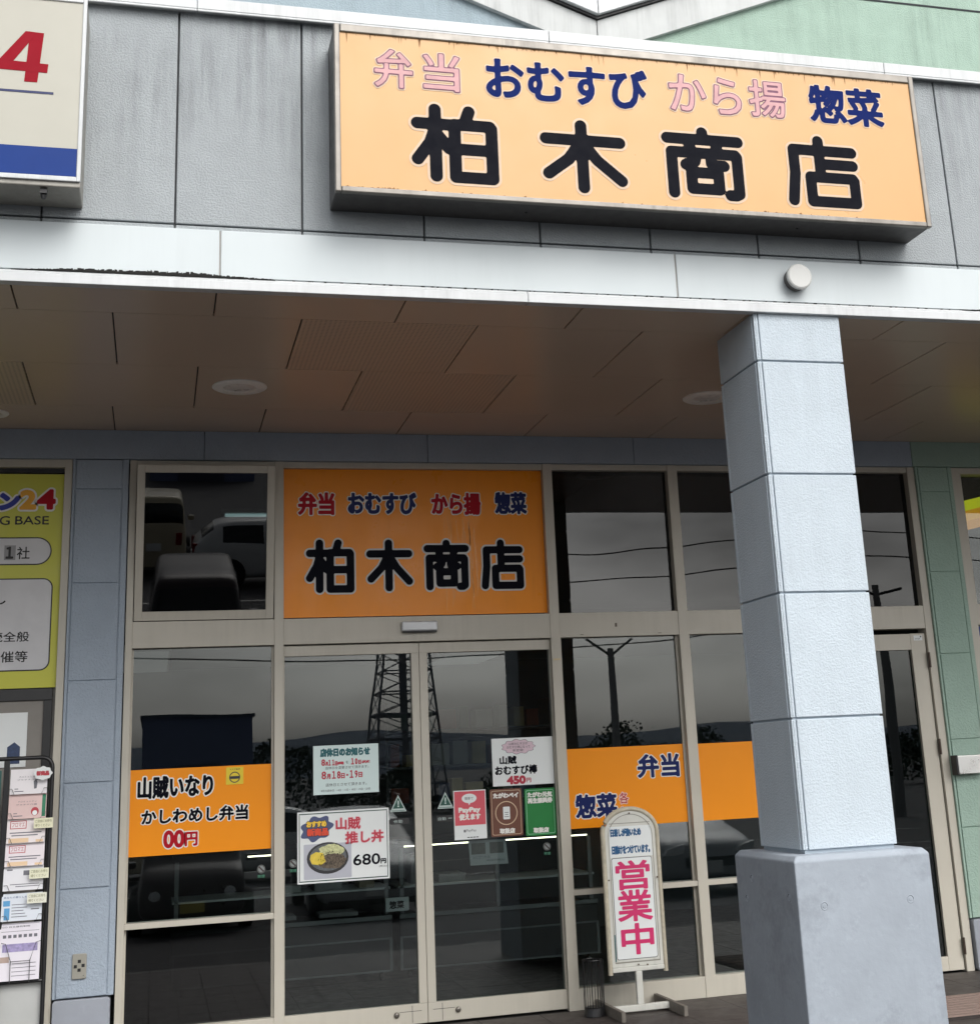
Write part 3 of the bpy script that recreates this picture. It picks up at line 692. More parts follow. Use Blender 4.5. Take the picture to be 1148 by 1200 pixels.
for o, x0, x1, z0, z1, mm in ((bw,2.145,2.364,1.093,1.394,mat('plate_cream',(206,180,150),.5)),(gn,2.382,2.594,1.085,1.386,mat('plate_mint',(150,206,170),.5))):
    mb = MB(); n0 = rrect(x0+.010,x1-.010,z0+.010,z1-.010,.012); n1 = rrect(x0+.013,x1-.013,z0+.013,z1-.013,.010); k = len(n0)
    mb.add([(x,PY-.001,z) for x,z in n0]+[(x,PY-.001,z) for x,z in n1], [(i,(i+1)%k,(i+1)%k+k,i+k) for i in range(k)]); mb.build('border_line', mm, o)
letters('lettering', bw, 'たがわペイ', (2.170,2.338,1.338,1.368), PY-.0012, [(.0025, LETWHITE)], .0018); letters('lettering', bw, '取扱店', (2.206,2.306,1.112,1.142), PY-.0012, [(.0022, LETWHITE)], .0018)
mb = MB(); n0 = ell(2.254,1.240,.076,.076,40); n1 = ell(2.254,1.240,.070,.070,40)
mb.add([(x,PY-.001,z) for x,z in n0]+[(x,PY-.001,z) for x,z in n1], [(i,(i+1)%40,(i+1)%40+40,i+40) for i in range(40)]); mb.build('ring', mat('plate_cream',(206,180,150),.5), bw)
ph = shape(bw, 'phone_pictogram', PAPER, rrect(2.232,2.278,1.200,1.280,.006)); printed(ph, 'screen_lines', DARKINK, ('三',(2.240,2.270,1.215,1.245)), Y=PY-.0020)
letters('lettering', gn, 'たがわ元気', (2.404,2.572,1.330,1.362), PY-.0012, [(.0022, LETWHITE)], .0018); letters('lettering', gn, '再生振興券', (2.404,2.572,1.292,1.324), PY-.0012, [(.0022, LETWHITE)], .0018); letters('lettering', gn, '取扱店', (2.436,2.538,1.104,1.134), PY-.0012, [(.0022, LETWHITE)], .0018)
gc = thing('grey_card', 'grey card with two photos seen below the payment posters, inside the glass', 'card', (2.11,.11,.92))
mb = MB(); mb.prism([(2.01,.922),(2.265,.92),(2.252,1.075),(2.0,1.078)], .10, .103); mb.build('sheet', mat('card_grey', (150,152,150), .6), gc)
for a in (2.018, 2.142): mb = MB(); sheet(mb, rect(a,a+.095,.99,1.06), .0995); mb.build('photo', mat('card_photo', (84,80,74), .6, var=.3, vscale=30), gc)
printed(gc, 'fine_print', DARKINK, ('おにぎり弁当',(2.03,2.14,.962,.978)), ('¥500円(税込)',(2.12,2.24,.940,.955)), Y=.0985)
# door stickers
TG = mat('sticker_green', (20, 74, 62), .5); TW = mat('sticker_white', (176,190,186), .5)
def warn(x, z, label):
    o = thing('warning_sticker', label, 'sticker', (x,PY,z), 'triangular door warning stickers'); mb = MB()
    mb.prism([(x-.054,z),(x+.054,z),(x,z+.104)], PY+.002, PY+.004); mb.build('triangle', TW, o)
    shape(o, 'green_field', TG, [(x-.044,z+.005),(x+.044,z+.005),(x,z+.090)], PY+.0015); letters('exclamation_mark', o, '!', (x-.004,x+.004,z+.030,z+.068), PY+.0004, [(.002, TW)], .0016)
    shape(o, 'caption_bar', TW, rect(x-.040,x+.040,z+.008,z+.020), PY+.0006); return o
warn(1.534, 1.288, 'green warning triangle sticker on the left sliding door'); warn(1.846, 1.291, 'green warning triangle sticker on the right sliding door')
def auto(x, z, s, label):
    o = thing('automatic_door_sticker', label, 'sticker', (x,PY,z), 'automatic door arrow stickers'); mb = MB()
    p = [(x-.064,z-.019),(x+.05,z-.019),(x+.070,z),(x+.05,z+.019),(x-.064,z+.019)]; p = [(2*x-a,b) for a,b in p][::-1] if s < 0 else p
    mb.prism(p, PY+.002, PY+.004); mb.build('label', BLACKM, o)
    printed(o, 'lettering', TW, ('自動',(x-s*.012-.042,x-s*.012+.01,z-.010,z+.010)), ('ー',(x+s*.025-.012,x+s*.025+.012,z-.001,z+.003)), Y=PY+.0008); return o
auto(1.537, 1.228, -1, 'black arrow sticker for the automatic door pointing left'); auto(1.849, 1.228, 1, 'black arrow sticker for the automatic door pointing right')
def nosmoke(x, z, label):
    o = thing('no_smoking_sticker', label, 'sticker', (x,PY,z), 'no smoking stickers on the glass'); mb = MB()
    mb.prism(ell(x,z,.025,.025,24), PY+.002, PY+.004); mb.build('disc', mat('disc_grey', (130,138,136), .5), o)
    mb = MB(); n0 = ell(x,z,.023,.023,24); n1 = ell(x,z,.019,.019,24)
    mb.add([(a,PY+.0012,b) for a,b in n0]+[(a,PY+.0012,b) for a,b in n1], [(i,(i+1)%24,(i+1)%24+24,i+24) for i in range(24)]); mb.prism([(x-.017,z+.011),(x+.011,z-.017),(x+.017,z-.011),(x-.011,z+.017)], PY+.0008, PY+.0014); mb.build('ban_ring', mat('ban_dark', (56,40,40), .5), o)
    mb = MB(); small_text(mb, '禁煙', (x-.022,x+.022,z-.052,z-.034), PY+.003); mb.build('caption', mat('mint_ink', (80,150,120), .5), o); return o
nosmoke(2.522, 1.012, 'round no smoking sticker low on the right sliding door'); nosmoke(.858, 1.012, 'round no smoking sticker beside the menu poster'); nosmoke(.660, .992, 'round no smoking sticker under the left orange band')
sm = thing('face_sticker', 'small yellow square sticker with a face on the left orange band', 'sticker', (.491,.05,1.512)); mb = MB(); mb.prism(rrect(.438,.546,1.512,1.618,.005), .0510, .0538); mb.build('sheet', mat('sticker_yellow', (222,196,40), .5), sm)
mb = MB(); n0 = ell(.492,1.556,.034,.034,28); n1 = ell(.492,1.556,.028,.028,28)
mb.add([(a,.0502,b) for a,b in n0]+[(a,.0502,b) for a,b in n1], [(i,(i+1)%28,(i+1)%28+28,i+28) for i in range(28)]); mb.prism(rrect(.462,.522,1.546,1.563,.004), .0496, .0506); mb.build('face_print', DARKINK, sm)
printed(sm, 'fine_print', DARKINK, ('マスク着用',(.460,.524,1.600,1.610)), Y=.0502)

# ================================================================ main sign
MS = thing('shop_sign', 'wide orange light box sign with the shop name on the grey upper wall', 'sign', (2.37,-2.95,4.23))
x0, x1, z0, z1 = .772, 3.986, 4.238, 5.140
SIGNMET = mat('sign_steel', (128,124,118), .38, metal=.55, var=.12, vscale=6, streak=.4)
mb = MB(); mb.box(x0+.004, x1-.004, -3.068, YU-.002, z0+.004, z1-.004); mb.build('box', mat('sign_box', (70,68,67), .45, metal=.3, var=.1), MS, bevel=.006)
mb = MB(); w = .030
mb.box(x0, x0+w, YS, -3.05, z0, z1); mb.box(x1-w, x1, YS, -3.05, z0, z1); mb.box(x0+w, x1-w, YS, -3.05, z0, z0+.030); mb.box(x0+w, x1-w, YS, -3.05, z1-.045, z1)
mb.build('frame', SIGNMET, MS, bevel=.006)
FACE = mat('sign_face', (204,158,100), .35, var=.03, vscale=1.5, streak=.10, streak_top=(4.5,5.1))
mb = MB(); mb.box(x0+w, x1-w, -3.074, -3.069, z0+.030, z1-.045); mb.build('face', FACE, MS)
SY = -3.0755
HALO = mat('halo_cream', (204,178,150), .5, var=.05)
strokes('name_lettering', MS, [(UNITS['kashiwa'],(1.148,1.586,4.322,4.742)),(UNITS['ki'],(1.806,2.262,4.310,4.714)),(UNITS['sho'],(2.462,2.920,4.318,4.728)),(UNITS['ten'],(3.155,3.582,4.318,4.730))], SY, .031, [(.013, HALO), (0, LETBLACK)], .0075)
FADE = mat('faded_pink', (196,146,148), .5, var=.10, vscale=14); LINE = mat('faded_outline', (108,56,84), .5)
NAVYF = mat('sign_navy', (8,30,92), .55, var=.06, spec=.06)
for t, b, f in (('弁',(.975,1.160,4.815,5.018),1),('当',(1.220,1.400,4.818,5.018),1),('おむすび',(1.545,2.400,4.806,5.022),0),('から',(2.530,2.930,4.818,5.024),1),('揚',(2.985,3.190,4.822,5.030),1),('惣菜',(3.340,3.770,4.816,5.030),0)):
    if f: letters('product_lettering', MS, t, b, SY, [(.0145, HALO), (.0078, LINE), (.0022, FADE)], .0055)
    else: letters('product_lettering', MS, t, b, SY, [(.0145, HALO), (.0075, NAVYF)], .0055)
# grime running from the top and bottom edges of the face
mb = MB(); random.seed(3)
for k in range(130):
    x = random.uniform(x0+.05, x1-.05); h = random.uniform(.003,.02) if random.random() < .8 else random.uniform(.02,.06); w_ = random.uniform(.0012,.004)
    mb.add([(x-w_,SY+.0006,z1-.046),(x+w_,SY+.0006,z1-.046),(x+.0006,SY+.0006,z1-.046-h)], [(0,1,2)])
for k in range(45):
    x = random.choice((1.5,3.0,3.3,.9,2.2))+random.gauss(0,.18); h = random.uniform(.002,.011); w_ = random.uniform(.003,.012)
    if x0+.05 < x < x1-.05: mb.add([(x-w_,SY+.0006,z0+.031),(x+w_,SY+.0006,z0+.031),(x+w_*.4,SY+.0006,z0+.031+h)], [(0,1,2)])
mb.build('grime', mat('grime', (136,98,60), .9), MS)['kind'] = 'stuff'
for x in (1.75, 3.25):
    mb = MB(); mb.lathe([(.006,-.004),(.006,0)], (x,-2.95,z0+.003), 'Z', 10); mb.build('drain_screw', BLACK, MS)
# neighbour sign at the left edge
NSG = thing('neighbour_sign', 'cream light box sign with a red 4 and a blue band at the left edge', 'sign', (-1.6,-2.95,4.2))
nx0, nx1, nz0, nz1 = -2.6, -.387, 4.205, 5.14
mb = MB(); mb.box(nx0, nx1, -3.07, YU-.002, nz0-.025, nz1-.004); mb.build('box', mat('sign_box_pale', (150,147,140), .45, metal=.3, var=.1, streak=.2), NSG, bevel=.006)
mb = MB(); mb.box(nx1-.018, nx1, YS, -3.06, nz0, nz1); mb.box(nx0, nx1-.018, YS, -3.06, nz0, nz0+.024); mb.box(nx0, nx1-.018, YS, -3.06, nz1-.02, nz1); mb.build('frame', METALW, NSG, bevel=.004)
mb = MB(); mb.box(nx0, nx1-.018, -3.076, -3.071, nz0+.024, nz1-.02); mb.build('face', mat('cream_face', (174,172,160), .4, var=.02), NSG)
mb = MB(); mb.box(nx0, nx1-.019, -3.0775, -3.0762, nz0+.026, 4.369); mb.build('blue_band', mat('band_blue', (6,50,122), .4, spec=.2), NSG)
mb = MB(); q4 = lambda a, b: (-.752+a*.204/168, 4.948-(b-97)*.258/179)
for k, P0 in enumerate((((84,276),(131,276),(147,99),(96,97)),((-12,238),(165,240),(168,209),(-10,204)),((-10,206),(42,206),(108,118),(96,97),(80,97)))): sheet(mb, [q4(*p) for p in P0][::1], SY-.0012-.0004*k, .0006)
mb.build('number', mat('sign_red', (142, 8, 30), .5, spec=.1), NSG)
mb = MB(); mb.box(nx0, -.52, -3.0775, -3.0762, 4.634, 4.646); mb.build('rule', mat('rule_navy', (22,34,84), .5), NSG)
mb = MB(); mb.box(-.56,-.53, -3.05, -3.02, 4.155, 4.18); mb.lathe([(.010,-.03),(.013,-.015),(.009,0)], (-.545,-3.03,4.165), 'Z', 10); mb.build('latch', BLACKM, NSG)

# ================================================================ lamps
fl = thing('fascia_lamp', 'round white cap lamp on the fascia above the column', 'lamp', (3.262,-2.85,3.99))
mb = MB(); mb.lathe([(.064,0),(.066,-.045)][::-1], (3.262,YF-.0005,3.988), 'Y', 36); mb.build('base', mat('lamp_base', (84,82,80), .5, streak=.3), fl)
mb = MB(); mb.lathe([(.070,-.046),(.072,-.052),(.070,-.064),(.062,-.069)][::-1], (3.262,YF,3.988), 'Y', 40); mb.build('cap', mat('lamp_cap', (196,197,194), .5, var=.04), fl)
def downlight(x, y, r, label):
    o = thing('downlight', label, 'downlight', (x,y,ZC), 'downlights in the soffit')
    mb = MB(); mb.lathe([(r,0),(r,-.006),(r*.93,-.012),(r*.60,-.010),(r*.56,.004)], (x,y,ZC), 'Z', 40); mb.build('trim_ring', mat('trim_white', (244,242,238), .4), o, smooth=True)
    mb = MB(); mb.lathe([(r*.54,-.004),(r*.50,-.009),(r*.2,-.013)], (x,y,ZC), 'Z', 32); mb.build('diffuser', mat('diffuser', (226,222,218), .3), o, smooth=True)
    return o
d0 = downlight(.437, -1.153, .160, 'round white downlight in the soffit left of the column, fully visible')
dup(d0, (2.98,.0,0), 'round white downlight in the soffit half hidden behind the column')
downlight(-1.02, -.424, .105, 'small round soffit fitting cut by the left picture edge')
wl = thing('door_buzzer', 'small stainless box on the green pier beside the side door', 'door buzzer', (5.70,-.06,1.32))
mb = MB(); mb.prism(rrect(5.575, 5.79, 1.322, 1.452, .012), -.09, -.021); mb.build('body', mat('brushed_steel', (205,205,203), .32, metal=.9, var=.05), wl, bevel=.006)
mb = MB(); mb.prism(rrect(5.558, 5.5748, 1.318, 1.456, .004), -.093, -.021); mb.build('end_cap', BLACKM, wl, bevel=.003)
ot = thing('outdoor_outlet', 'grey weatherproof power outlet low on the blue pier', 'outlet', (-.403,-.03,.45))
mb = MB(); mb.prism(rrect(-.444,-.362,.450,.590,.008), -.034, -.021); mb.build('plate', mat('outlet_plate', (150,148,138), .5), ot, bevel=.004)
mb = MB()
for cx_, cz_ in ((-.403,.548),(-.403,.500),(-.425,.520),(-.381,.524)): mb.box(cx_-.009, cx_+.009, -.0355, -.0342, cz_-.009, cz_+.009)
mb.box(-.380,-.376,-.0352,-.0342,.466,.470); mb.build('socket', BLACK, ot)

# ================================================================ left neighbour: yellow window sign, frame, poster case
NW = thing('neighbour_storefront', 'beige framed bay of the next shop left of the blue pier', 'shop front', (-1.6,0,0))
mb = MB(); mb.box(-.603, -.556, -.004, .12, 0, 3.598); mb.box(-3.2, -.603, -.002, .12, 3.545, 3.598); mb.build('frame', ALU, NW, bevel=.002)
mb = MB(); mb.box(-3.2, -.603, .03, .10, 3.515, 3.543); mb.build('recess', BLACK, NW); mb = MB(); mb.box(-3.2, -.604, .06, .10, 0, 3.515); mb.build('back_panel', mat('grey_panel', (136,134,130), .6), NW)
YEL = mat('yellow_film', (196,196,62), .4, var=.03, vscale=2)
ys_ = film('yellow_window_sign', 'yellow green window sign with 24 and rounded white boxes at the left edge', -2.6, -.606, 2.152, 3.507, .035, .02, YEL, 'sign')
YT = .0335
OR2 = mat('sign_orange', (232,166,40), .5); 
letters('logo_lettering', ys_, 'ン', (-.985,-.882,3.280,3.372), YT, [(.022, LETWHITE), (.011, mat('logo_blue', (34,48,150), .5))], .004)
letters('logo_lettering', ys_, '2', (-.862,-.780,3.284,3.394), YT, [(.022, LETWHITE), (.010, OR2)], .004)
letters('logo_lettering', ys_, '4', (-.758,-.662,3.284,3.398), YT, [(.022, LETWHITE), (.010, LETRED)], .004)
letters('lettering', ys_, 'G', (-.985,-.925,3.176,3.232), YT, [(.001, BLACK)], .003); letters('lettering', ys_, 'BASE', (-.892,-.690,3.178,3.232), YT, [(.001, BLACK)], .003)
def plate(x0, x1, z0, z1, r):
    shape(ys_, 'plate_outline', BLACK, rrect(x0,x1,z0,z1,r,8), YT+.001, .001); shape(ys_, 'white_plate', mat('plate_white', (206,206,208), .5), rrect(x0+.008,x1-.008,z0+.008,z1-.008,r-.008,8), YT-.0006, .001)
plate(-1.9, -.664, 2.918, 3.096, .088); plate(-1.9, -.648, 2.256, 2.834, .06)
shape(ys_, 'number_patch', mat('patch_grey', (150,150,152), .5), rect(-.948,-.880,2.950,3.044), YT-.002)
letters('lettering', ys_, '１', (-.935,-.897,2.962,3.032), YT-.003, [(.004, BLACK)], .0013); letters('lettering', ys_, '社', (-.872,-.796,2.956,3.034), YT-.002, [(.001, BLACK)], .003)
letters('lettering', ys_, '続全般', (-1.005,-.776,2.438,2.500), YT-.002, [(.001, BLACK)], .003); letters('lettering', ys_, '開催等', (-1.012,-.780,2.312,2.380), YT-.002, [(.001, BLACK)], .003); letters('lettering', ys_, 'し', (-.985,-.925,2.672,2.738), YT-.002, [(.0015, BLACK)], .003)
pc = thing('poster_case', 'black framed poster case under the yellow sign behind the rack', 'poster case', (-1.4,.03,.2))
mb = MB(); mb.box(-2.6, -.622, .030, .058, 2.075, 2.148); mb.box(-.672, -.622, .030, .058, .2, 2.075); mb.build('frame', BLACKM, pc, bevel=.003)
mb = MB(); mb.box(-2.6, -.672, .046, .058, .2, 2.075); mb.build('back_board', mat('board_grey', (134,130,124), .7), pc)
lp = tag(MB().box(-1.3, -.762, .040, .0455, 1.68, 2.005).build('white_poster', PAPER, None, origin=(-1,.04,1.68)), 'white sheet with a blue tower picture inside the poster case', 'poster')
mb = MB(); mb.prism([(-.872,1.70),(-.798,1.70),(-.798,1.80),(-.832,1.828),(-.872,1.80)], .0385, .0398); mb.build('tower_picture', mat('picture_blue', (44,62,96), .5, var=.3, vscale=60), lp)

# ================================================================ leaflet rack
RY = -.25
rk = thing('leaflet_rack', 'black tube leaflet rack standing left of the blue pier', 'leaflet rack', (-1.1,-.2,0))
def arc(c, r, a0, a1, n=6): return [(c[0]+r*math.cos(math.radians(a0+(a1-a0)*k/n)), RY, c[1]+r*math.sin(math.radians(a0+(a1-a0)*k/n))) for k in range(n+1)]
path = [(-.587,RY,.0),(-.585,RY,1.65)]+arc((-.645,1.665),.06,0,90)+[(-1.5,RY,1.725)]+[(-1.56,RY,1.665),(-1.56,RY,0)]
mb = MB(); mb.tube(path, .0125, 10); mb.build('frame', BLACKM, rk, smooth=True)
mb = MB(); mb.box(-.856,-.824, RY-.008, RY+.008, .02, 1.715); mb.build('upright', BLACKM, rk, bevel=.003)
mb = MB(); mb.tube([(-1.55,RY,.488),(-.59,RY,.488)], .010, 8); mb.build('cross_bar', BLACKM, rk)
mb = MB(); mb.box(-.822,-.598, RY+.03, RY+.034, .10, .478); mb.build('lower_board', mat('board_pale', (176,178,176), .6), rk)
for sx in (-.587, -1.56):
    mb = MB(); mb.tube([(sx,RY-.22,.012),(sx,RY+.16,.012)], .012, 8); mb.build('foot', BLACKM, rk)
WIRE = mat('wire_steel', (92,92,94), .35, metal=.7)
leafs = [(1.520,1.662,(226,222,224),'white leaflet with a hand drawing, topmost on the rack'),(1.382,1.520,(214,186,182),'pink leaflet with a drawn face, second from top'),(1.246,1.383,(226,218,218),'white leaflet with red framed title and orange strip'),
         (1.118,1.244,(222,214,218),'white leaflet with red framed title, fourth on the rack'),(.985,1.116,(216,216,220),'plain white leaflet with a dark code block on the rack'),(.820,.968,(206,212,220),'pale leaflet with blue blocks on the rack'),(.500,.806,(218,214,222),'tall white brochure with a purple band, lowest in the rack')]
for k, (z0, z1, rgb, lab) in enumerate(leafs):
    lo = thing('leaflet', lab, 'leaflet', (-.71,RY-.02,z0), 'leaflets in the rack'); xl = -.816-.003*k; tl = .008
    mb = MB(); mb.add([(xl,RY-.028,z0),(-.610,RY-.028,z0),(-.610,RY-.006,z1),(xl,RY-.006,z1),(xl,RY-.020,z0),(-.610,RY-.020,z0),(-.610,RY+.002,z1),(xl,RY+.002,z1)], [(0,1,2,3),(7,6,5,4),(0,4,5,1),(1,5,6,2),(2,6,7,3),(3,7,4,0)])
    mb.build('paper', mat('leaflet%d' % k, rgb, .5, var=.02), lo)
    sl_ = .022/(z1-z0)
    def on(mb, x0, x1, a, b, pr=.0012):
        y = lambda z: RY-.028+(z-z0)*sl_-pr
        mb.add([(x0,y(a),a),(x1,y(a),a),(x1,y(b),b),(x0,y(b),b)], [(0,1,2,3)])
    H = z1-z0
    def txt(t, x0, x1, a, b, m, name='print'):
        mb = MB(); small_text(mb, t, (x0,x1,a,b), 0); mb.v = [(x, RY-.0295+(z-z0)*sl_, z) for x,y,z in mb.v]; mb.build(name, m, lo)
    GI = mat('ink_grey', (104,104,112), .6); RI = mat('ink_red', (178,60,70), .6)
    mb = MB()
    if k in (0,1):
        txt('Pコミュニティ', -.765,-.665, z0+H*.66, z0+H*.72, GI); txt('プラチナ介護', -.778,-.662, z0+H*.54, z0+H*.60, GI)
        for q in range(2): on(mb, -.79, -.74-.03*q, z0+H*(.10+.1*q), z0+H*(.13+.1*q))
        mb.build('text_rule', GI, lo)
        if k == 1:
            for (cx_, cz_, rx, rz, m) in ((-.672,1.42,.022,.024,RI),(-.672,1.412,.014,.014,PAPER)): 
                mb = MB(); mb.add([(a, RY-.030-(.0006 if m is PAPER else 0)+(b-z0)*sl_, b) for a,b in ell(cx_,cz_,rx,rz,16)], [tuple(range(16))]); mb.build('drawn_face', m, lo)
            mb = MB(); on(mb, -.634, -.614, z0+.008, z1-.006); mb.build('green_edge', mat('edge_green', (40,120,88), .6), lo)
        else:
            mb = MB(); mb.add([(a, RY-.0295+(b-z0)*sl_, b) for a,b in [(-.682,1.548),(-.668,1.55),(-.664,1.585),(-.672,1.600),(-.686,1.592)]], [(0,1,2,3,4)]); mb.build('drawn_hand', GI, lo)
    elif k in (2,3):
        for (a, b, c, d) in ((-.805,-.715,.88,.91),(-.805,-.715,.58,.61),(-.805,-.801,.61,.88),(-.719,-.715,.61,.88)): on(mb, a, b, z0+H*c, z0+H*d)
        mb.build('title_frame', RI, lo); txt('フロマエ', -.795,-.725, z0+H*.66, z0+H*.83, RI, 'title')
        mb = MB()
        for q in range(2): on(mb, -.805+.01*q, -.63-.02*q, z0+H*(.40-.11*q), z0+H*(.44-.11*q))
        mb.build('text_rule', GI, lo)
        mb = MB(); on(mb, -.81, -.70, z0+H*.02, z0+H*.20); on(mb, -.66, -.62, z0+H*.02, z0+H*.12); mb.build('orange_strip', mat('strip_orange', (226,196,160), .6), lo)
    elif k == 4:
        on(mb, -.72, -.66, z0+H*.62, z0+H*.82); mb.build('dark_block', GI, lo); mb = MB()
        on(mb, -.81, -.78, z0+H*.84, z0+H*.90)
        for q in range(2): on(mb, -.79+.03*q, -.63, z0+H*(.24-.09*q), z0+H*(.27-.09*q))
        mb.build('text_rule', GI, lo)
    elif k == 5:
        on(mb, -.822,-.785, z0+H*.55, z0+H*.75); on(mb, -.815,-.785, z0+H*.05, z0+H*.48); mb.build('blue_block', mat('block_blue', (84,150,196), .6), lo)
        txt('あなたの暮らしを応援', -.82,-.66, z0+H*.83, z0+H*.90, mat('ink_blue', (50,84,130), .6))
        mb = MB()
        for q in range(5): on(mb, -.775, -.69-.01*(q%3), z0+H*(.14+.11*q), z0+H*(.165+.11*q))
        on(mb, -.67, -.625, z0+H*.38, z0+H*.42); mb.build('text_rule', GI, lo)
    else:
        txt('GO 自立援助制度', -.822,-.67, z0+H*.925, z0+H*.955, DARKINK)
        mb = MB(); on(mb, -.825,-.62, z0+H*.855, z0+H*.862); on(mb, -.825,-.62, z0+H*.985, z0+H*.99)
        for q in range(7): on(mb, -.815+.028*q, -.797+.028*q, z0+H*.745, z0+H*.80)
        for q in range(4): on(mb, -.76, -.63, z0+H*(.08+.07*q), z0+H*(.09+.07*q))
        mb.build('text_rule', GI, lo); mb = MB(); on(mb, -.815,-.625, z0+H*.50, z0+H*.64); mb.build('purple_band', mat('band_purple', (152,142,182), .6, var=.3, vscale=40), lo)
        mb = MB(); on(mb, -.825,-.775, z0+H*.32, z0+H*.42); mb.build('brown_block', mat('block_brown', (170,150,140), .6), lo)
    # wire pocket of the rack in front of the leaflet
    for xa, s in ((-.800,1),(-.628,-1)):
        mb = MB()
        if k < 6: mb.tube([(xa-s*.024,RY-.030,z0+.03),(xa-s*.004,RY-.036,z0+.032),(xa+s*.01,RY-.038,z0+.0)], .0016, 6)
        else: mb.tube([(xa-s*.02,RY-.034,.705),(xa+s*.004,RY-.04,.70),(xa+s*.034,RY-.042,.605),(xa+s*.034,RY-.042,.49)], .0022, 6)
        mb.build('wire_clip', WIRE, rk)
    if k == 6: mb = MB(); mb.tube([(-.77,RY-.042,.604),(-.66,RY-.042,.604)], .0022, 6); mb.build('wire_bar', WIRE, rk)
mb = MB(); cl_ = [(-.633+.050*math.cos(t)*(1+.07*math.cos(8*t)), 1.634+.038*math.sin(t)*(1+.08*math.cos(8*t))) for t in [2*math.pi*q/48 for q in range(48)]]
mb.prism(cl_, RY-.055, RY-.051); tg = tag(mb.build('price_tag', PAPER, None, origin=(-.633,RY-.05,1.6)), 'cloud shaped white tag with red writing on the top leaflet', 'tag', 'tags on the leaflet rack')
letters('lettering', tg, '新商品', (-.668,-.600,1.622,1.646), RY-.0562, [(.002, mat('ink_red', (178,60,70), .6))], .0022)
for q, (z, xa, rgb, lab) in enumerate(((1.352,-.672,(228,226,196),'cream tag across the third leaflet'),(1.074,-.684,(226,226,200),'cream tag across the plain white leaflet'),(.940,-.690,(222,222,206),'pale tag above the blue block leaflet'))):
    mb = MB(); mb.box(xa, xa+.106, RY-.056, RY-.053, z-.028, z+.028); tg = tag(mb.build('price_tag', mat('tag%d' % q, rgb, .5), None, origin=(xa+.05,RY-.055,z)), lab, 'tag', 'tags on the leaflet rack')
    mb = MB(); small_text(mb, 'ご自由にお持ち', (xa+.008,xa+.098,z+.004,z+.020), RY-.0572); small_text(mb, '帰りください', (xa+.008,xa+.09,z-.02,z-.004), RY-.0572); mb.build('print', mat('ink_olive', (120,116,70) if q < 2 else (70,70,60), .6), tg)

for k, (z0, z1, rgb, lab) in enumerate(((1.40,1.66,(40,92,84),'dark green brochure left of the rack upright, topmost'),(1.10,1.37,(206,204,206),'grey brochure left of the rack upright, middle'),(.82,1.08,(60,66,84),'slate brochure left of the rack upright, low'),(.52,.80,(208,206,210),'white brochure left of the rack upright, lowest'))):
    lo = thing('leaflet', lab, 'leaflet', (-.97,RY,z0), 'leaflets in the rack'); mb = MB(); mb.box(-1.08, -.866, RY-.028, RY-.020, z0, z1); mb.build('paper', mat('brochure%d' % k, rgb, .5, var=.1, vscale=20), lo)
    mb = MB()
    for q in range(5): mb.box(-1.06, -.89-.012*(q % 3), RY-.0292, RY-.0282, z1-.05-.04*q, z1-.04-.04*q)
    mb.build('text_rule', mat('pale_ink', (150,160,158), .6) if k in (0, 2) else mat('ink_grey', (104,104,112), .6), lo)
# ================================================================ standing sign
T = -.28
ss = thing('standing_sign', 'white arched standing sign with pink lettering in front of the right window', 'standing sign', (2.99,T,0))
WP = mat('sign_white_paint', (208,208,200), .5, var=.04, vscale=8, streak=.25)
RUST = mat('worn_cream_paint', (188,180,160), .6, var=.15, vscale=18, stain=.3)
sx0, sx1, szb, szs, szt = 2.806, 3.176, .262, 1.085, 1.232
acx, arx = (sx0+sx1)/2, (sx1-sx0)/2
arch = [(acx+arx*math.cos(t), szs+(szt-szs)*math.sin(t)) for t in [math.pi*k/20 for k in range(21)]]
mb = MB(); mb.tube([(sx1,T,szb-.03),(sx1,T,szs-.2)]+[(x,T,z) for x, z in arch]+[(sx0,T,szs-.2),(sx0,T,szb-.03)], .0155, 10); mb.build('tube_frame', RUST, ss, smooth=True)
mb = MB(); mb.box(sx0+.012, sx1-.012, T-.013, T+.013, szb-.016, szb+.012); mb.build('bottom_rail', WP, ss, bevel=.004)
pan = [(sx1-.014,szb+.014)]+[(acx+(arx-.014)*math.cos(t), szs+(szt-szs-.014)*math.sin(t)) for t in [math.pi*k/20 for k in range(21)]]+[(sx0+.014,szb+.014)]
mb = MB(); mb.prism(pan, T-.006, T+.006); mb.build('panel', WP, ss)
# inner frame strip
mb = MB(); pin = [(acx+(x-acx)*.86, .30+(z-.27)*.955 if z < .4 else z-.022) for x, z in pan]; pou = [(acx+(x-acx)*.885, .292+(z-.27)*.955 if z < .4 else z-.018) for x, z in pan]; n = len(pan)
mb.add([(x,T-.0072,z) for x,z in pou]+[(x,T-.0072,z) for x,z in pin], [(i,(i+1)%n,(i+1)%n+n,i+n) for i in range(n)]); mb.build('inner_line', mat('line_grey', (140,138,128), .6), ss)
BLUEI = mat('blue_ink', (28,84,128), .5); MAG = mat('magenta', (204,44,104), .45, var=.03)
letters('notice_lettering', ss, '日差しが強いため', (2.858,3.063,1.064,1.110), T-.0082, [(.0026, BLUEI)], .0022); letters('notice_lettering', ss, '日除けをつけています。', (2.862,3.118,.956,1.006), T-.0082, [(.0026, BLUEI)], .0022)
shape(ss, 'notice_field', PAPER, rect(2.846,3.136,.935,1.125), T-.0062, .001)
shape(ss, 'field_outline', mat('line_dark', (70,74,78), .6), rrect(2.852,3.128,.318,.932,.014), T-.0062, .0008); shape(ss, 'lettering_field', PAPER, rrect(2.8555,3.1245,.3215,.9285,.012), T-.0072, .0008)
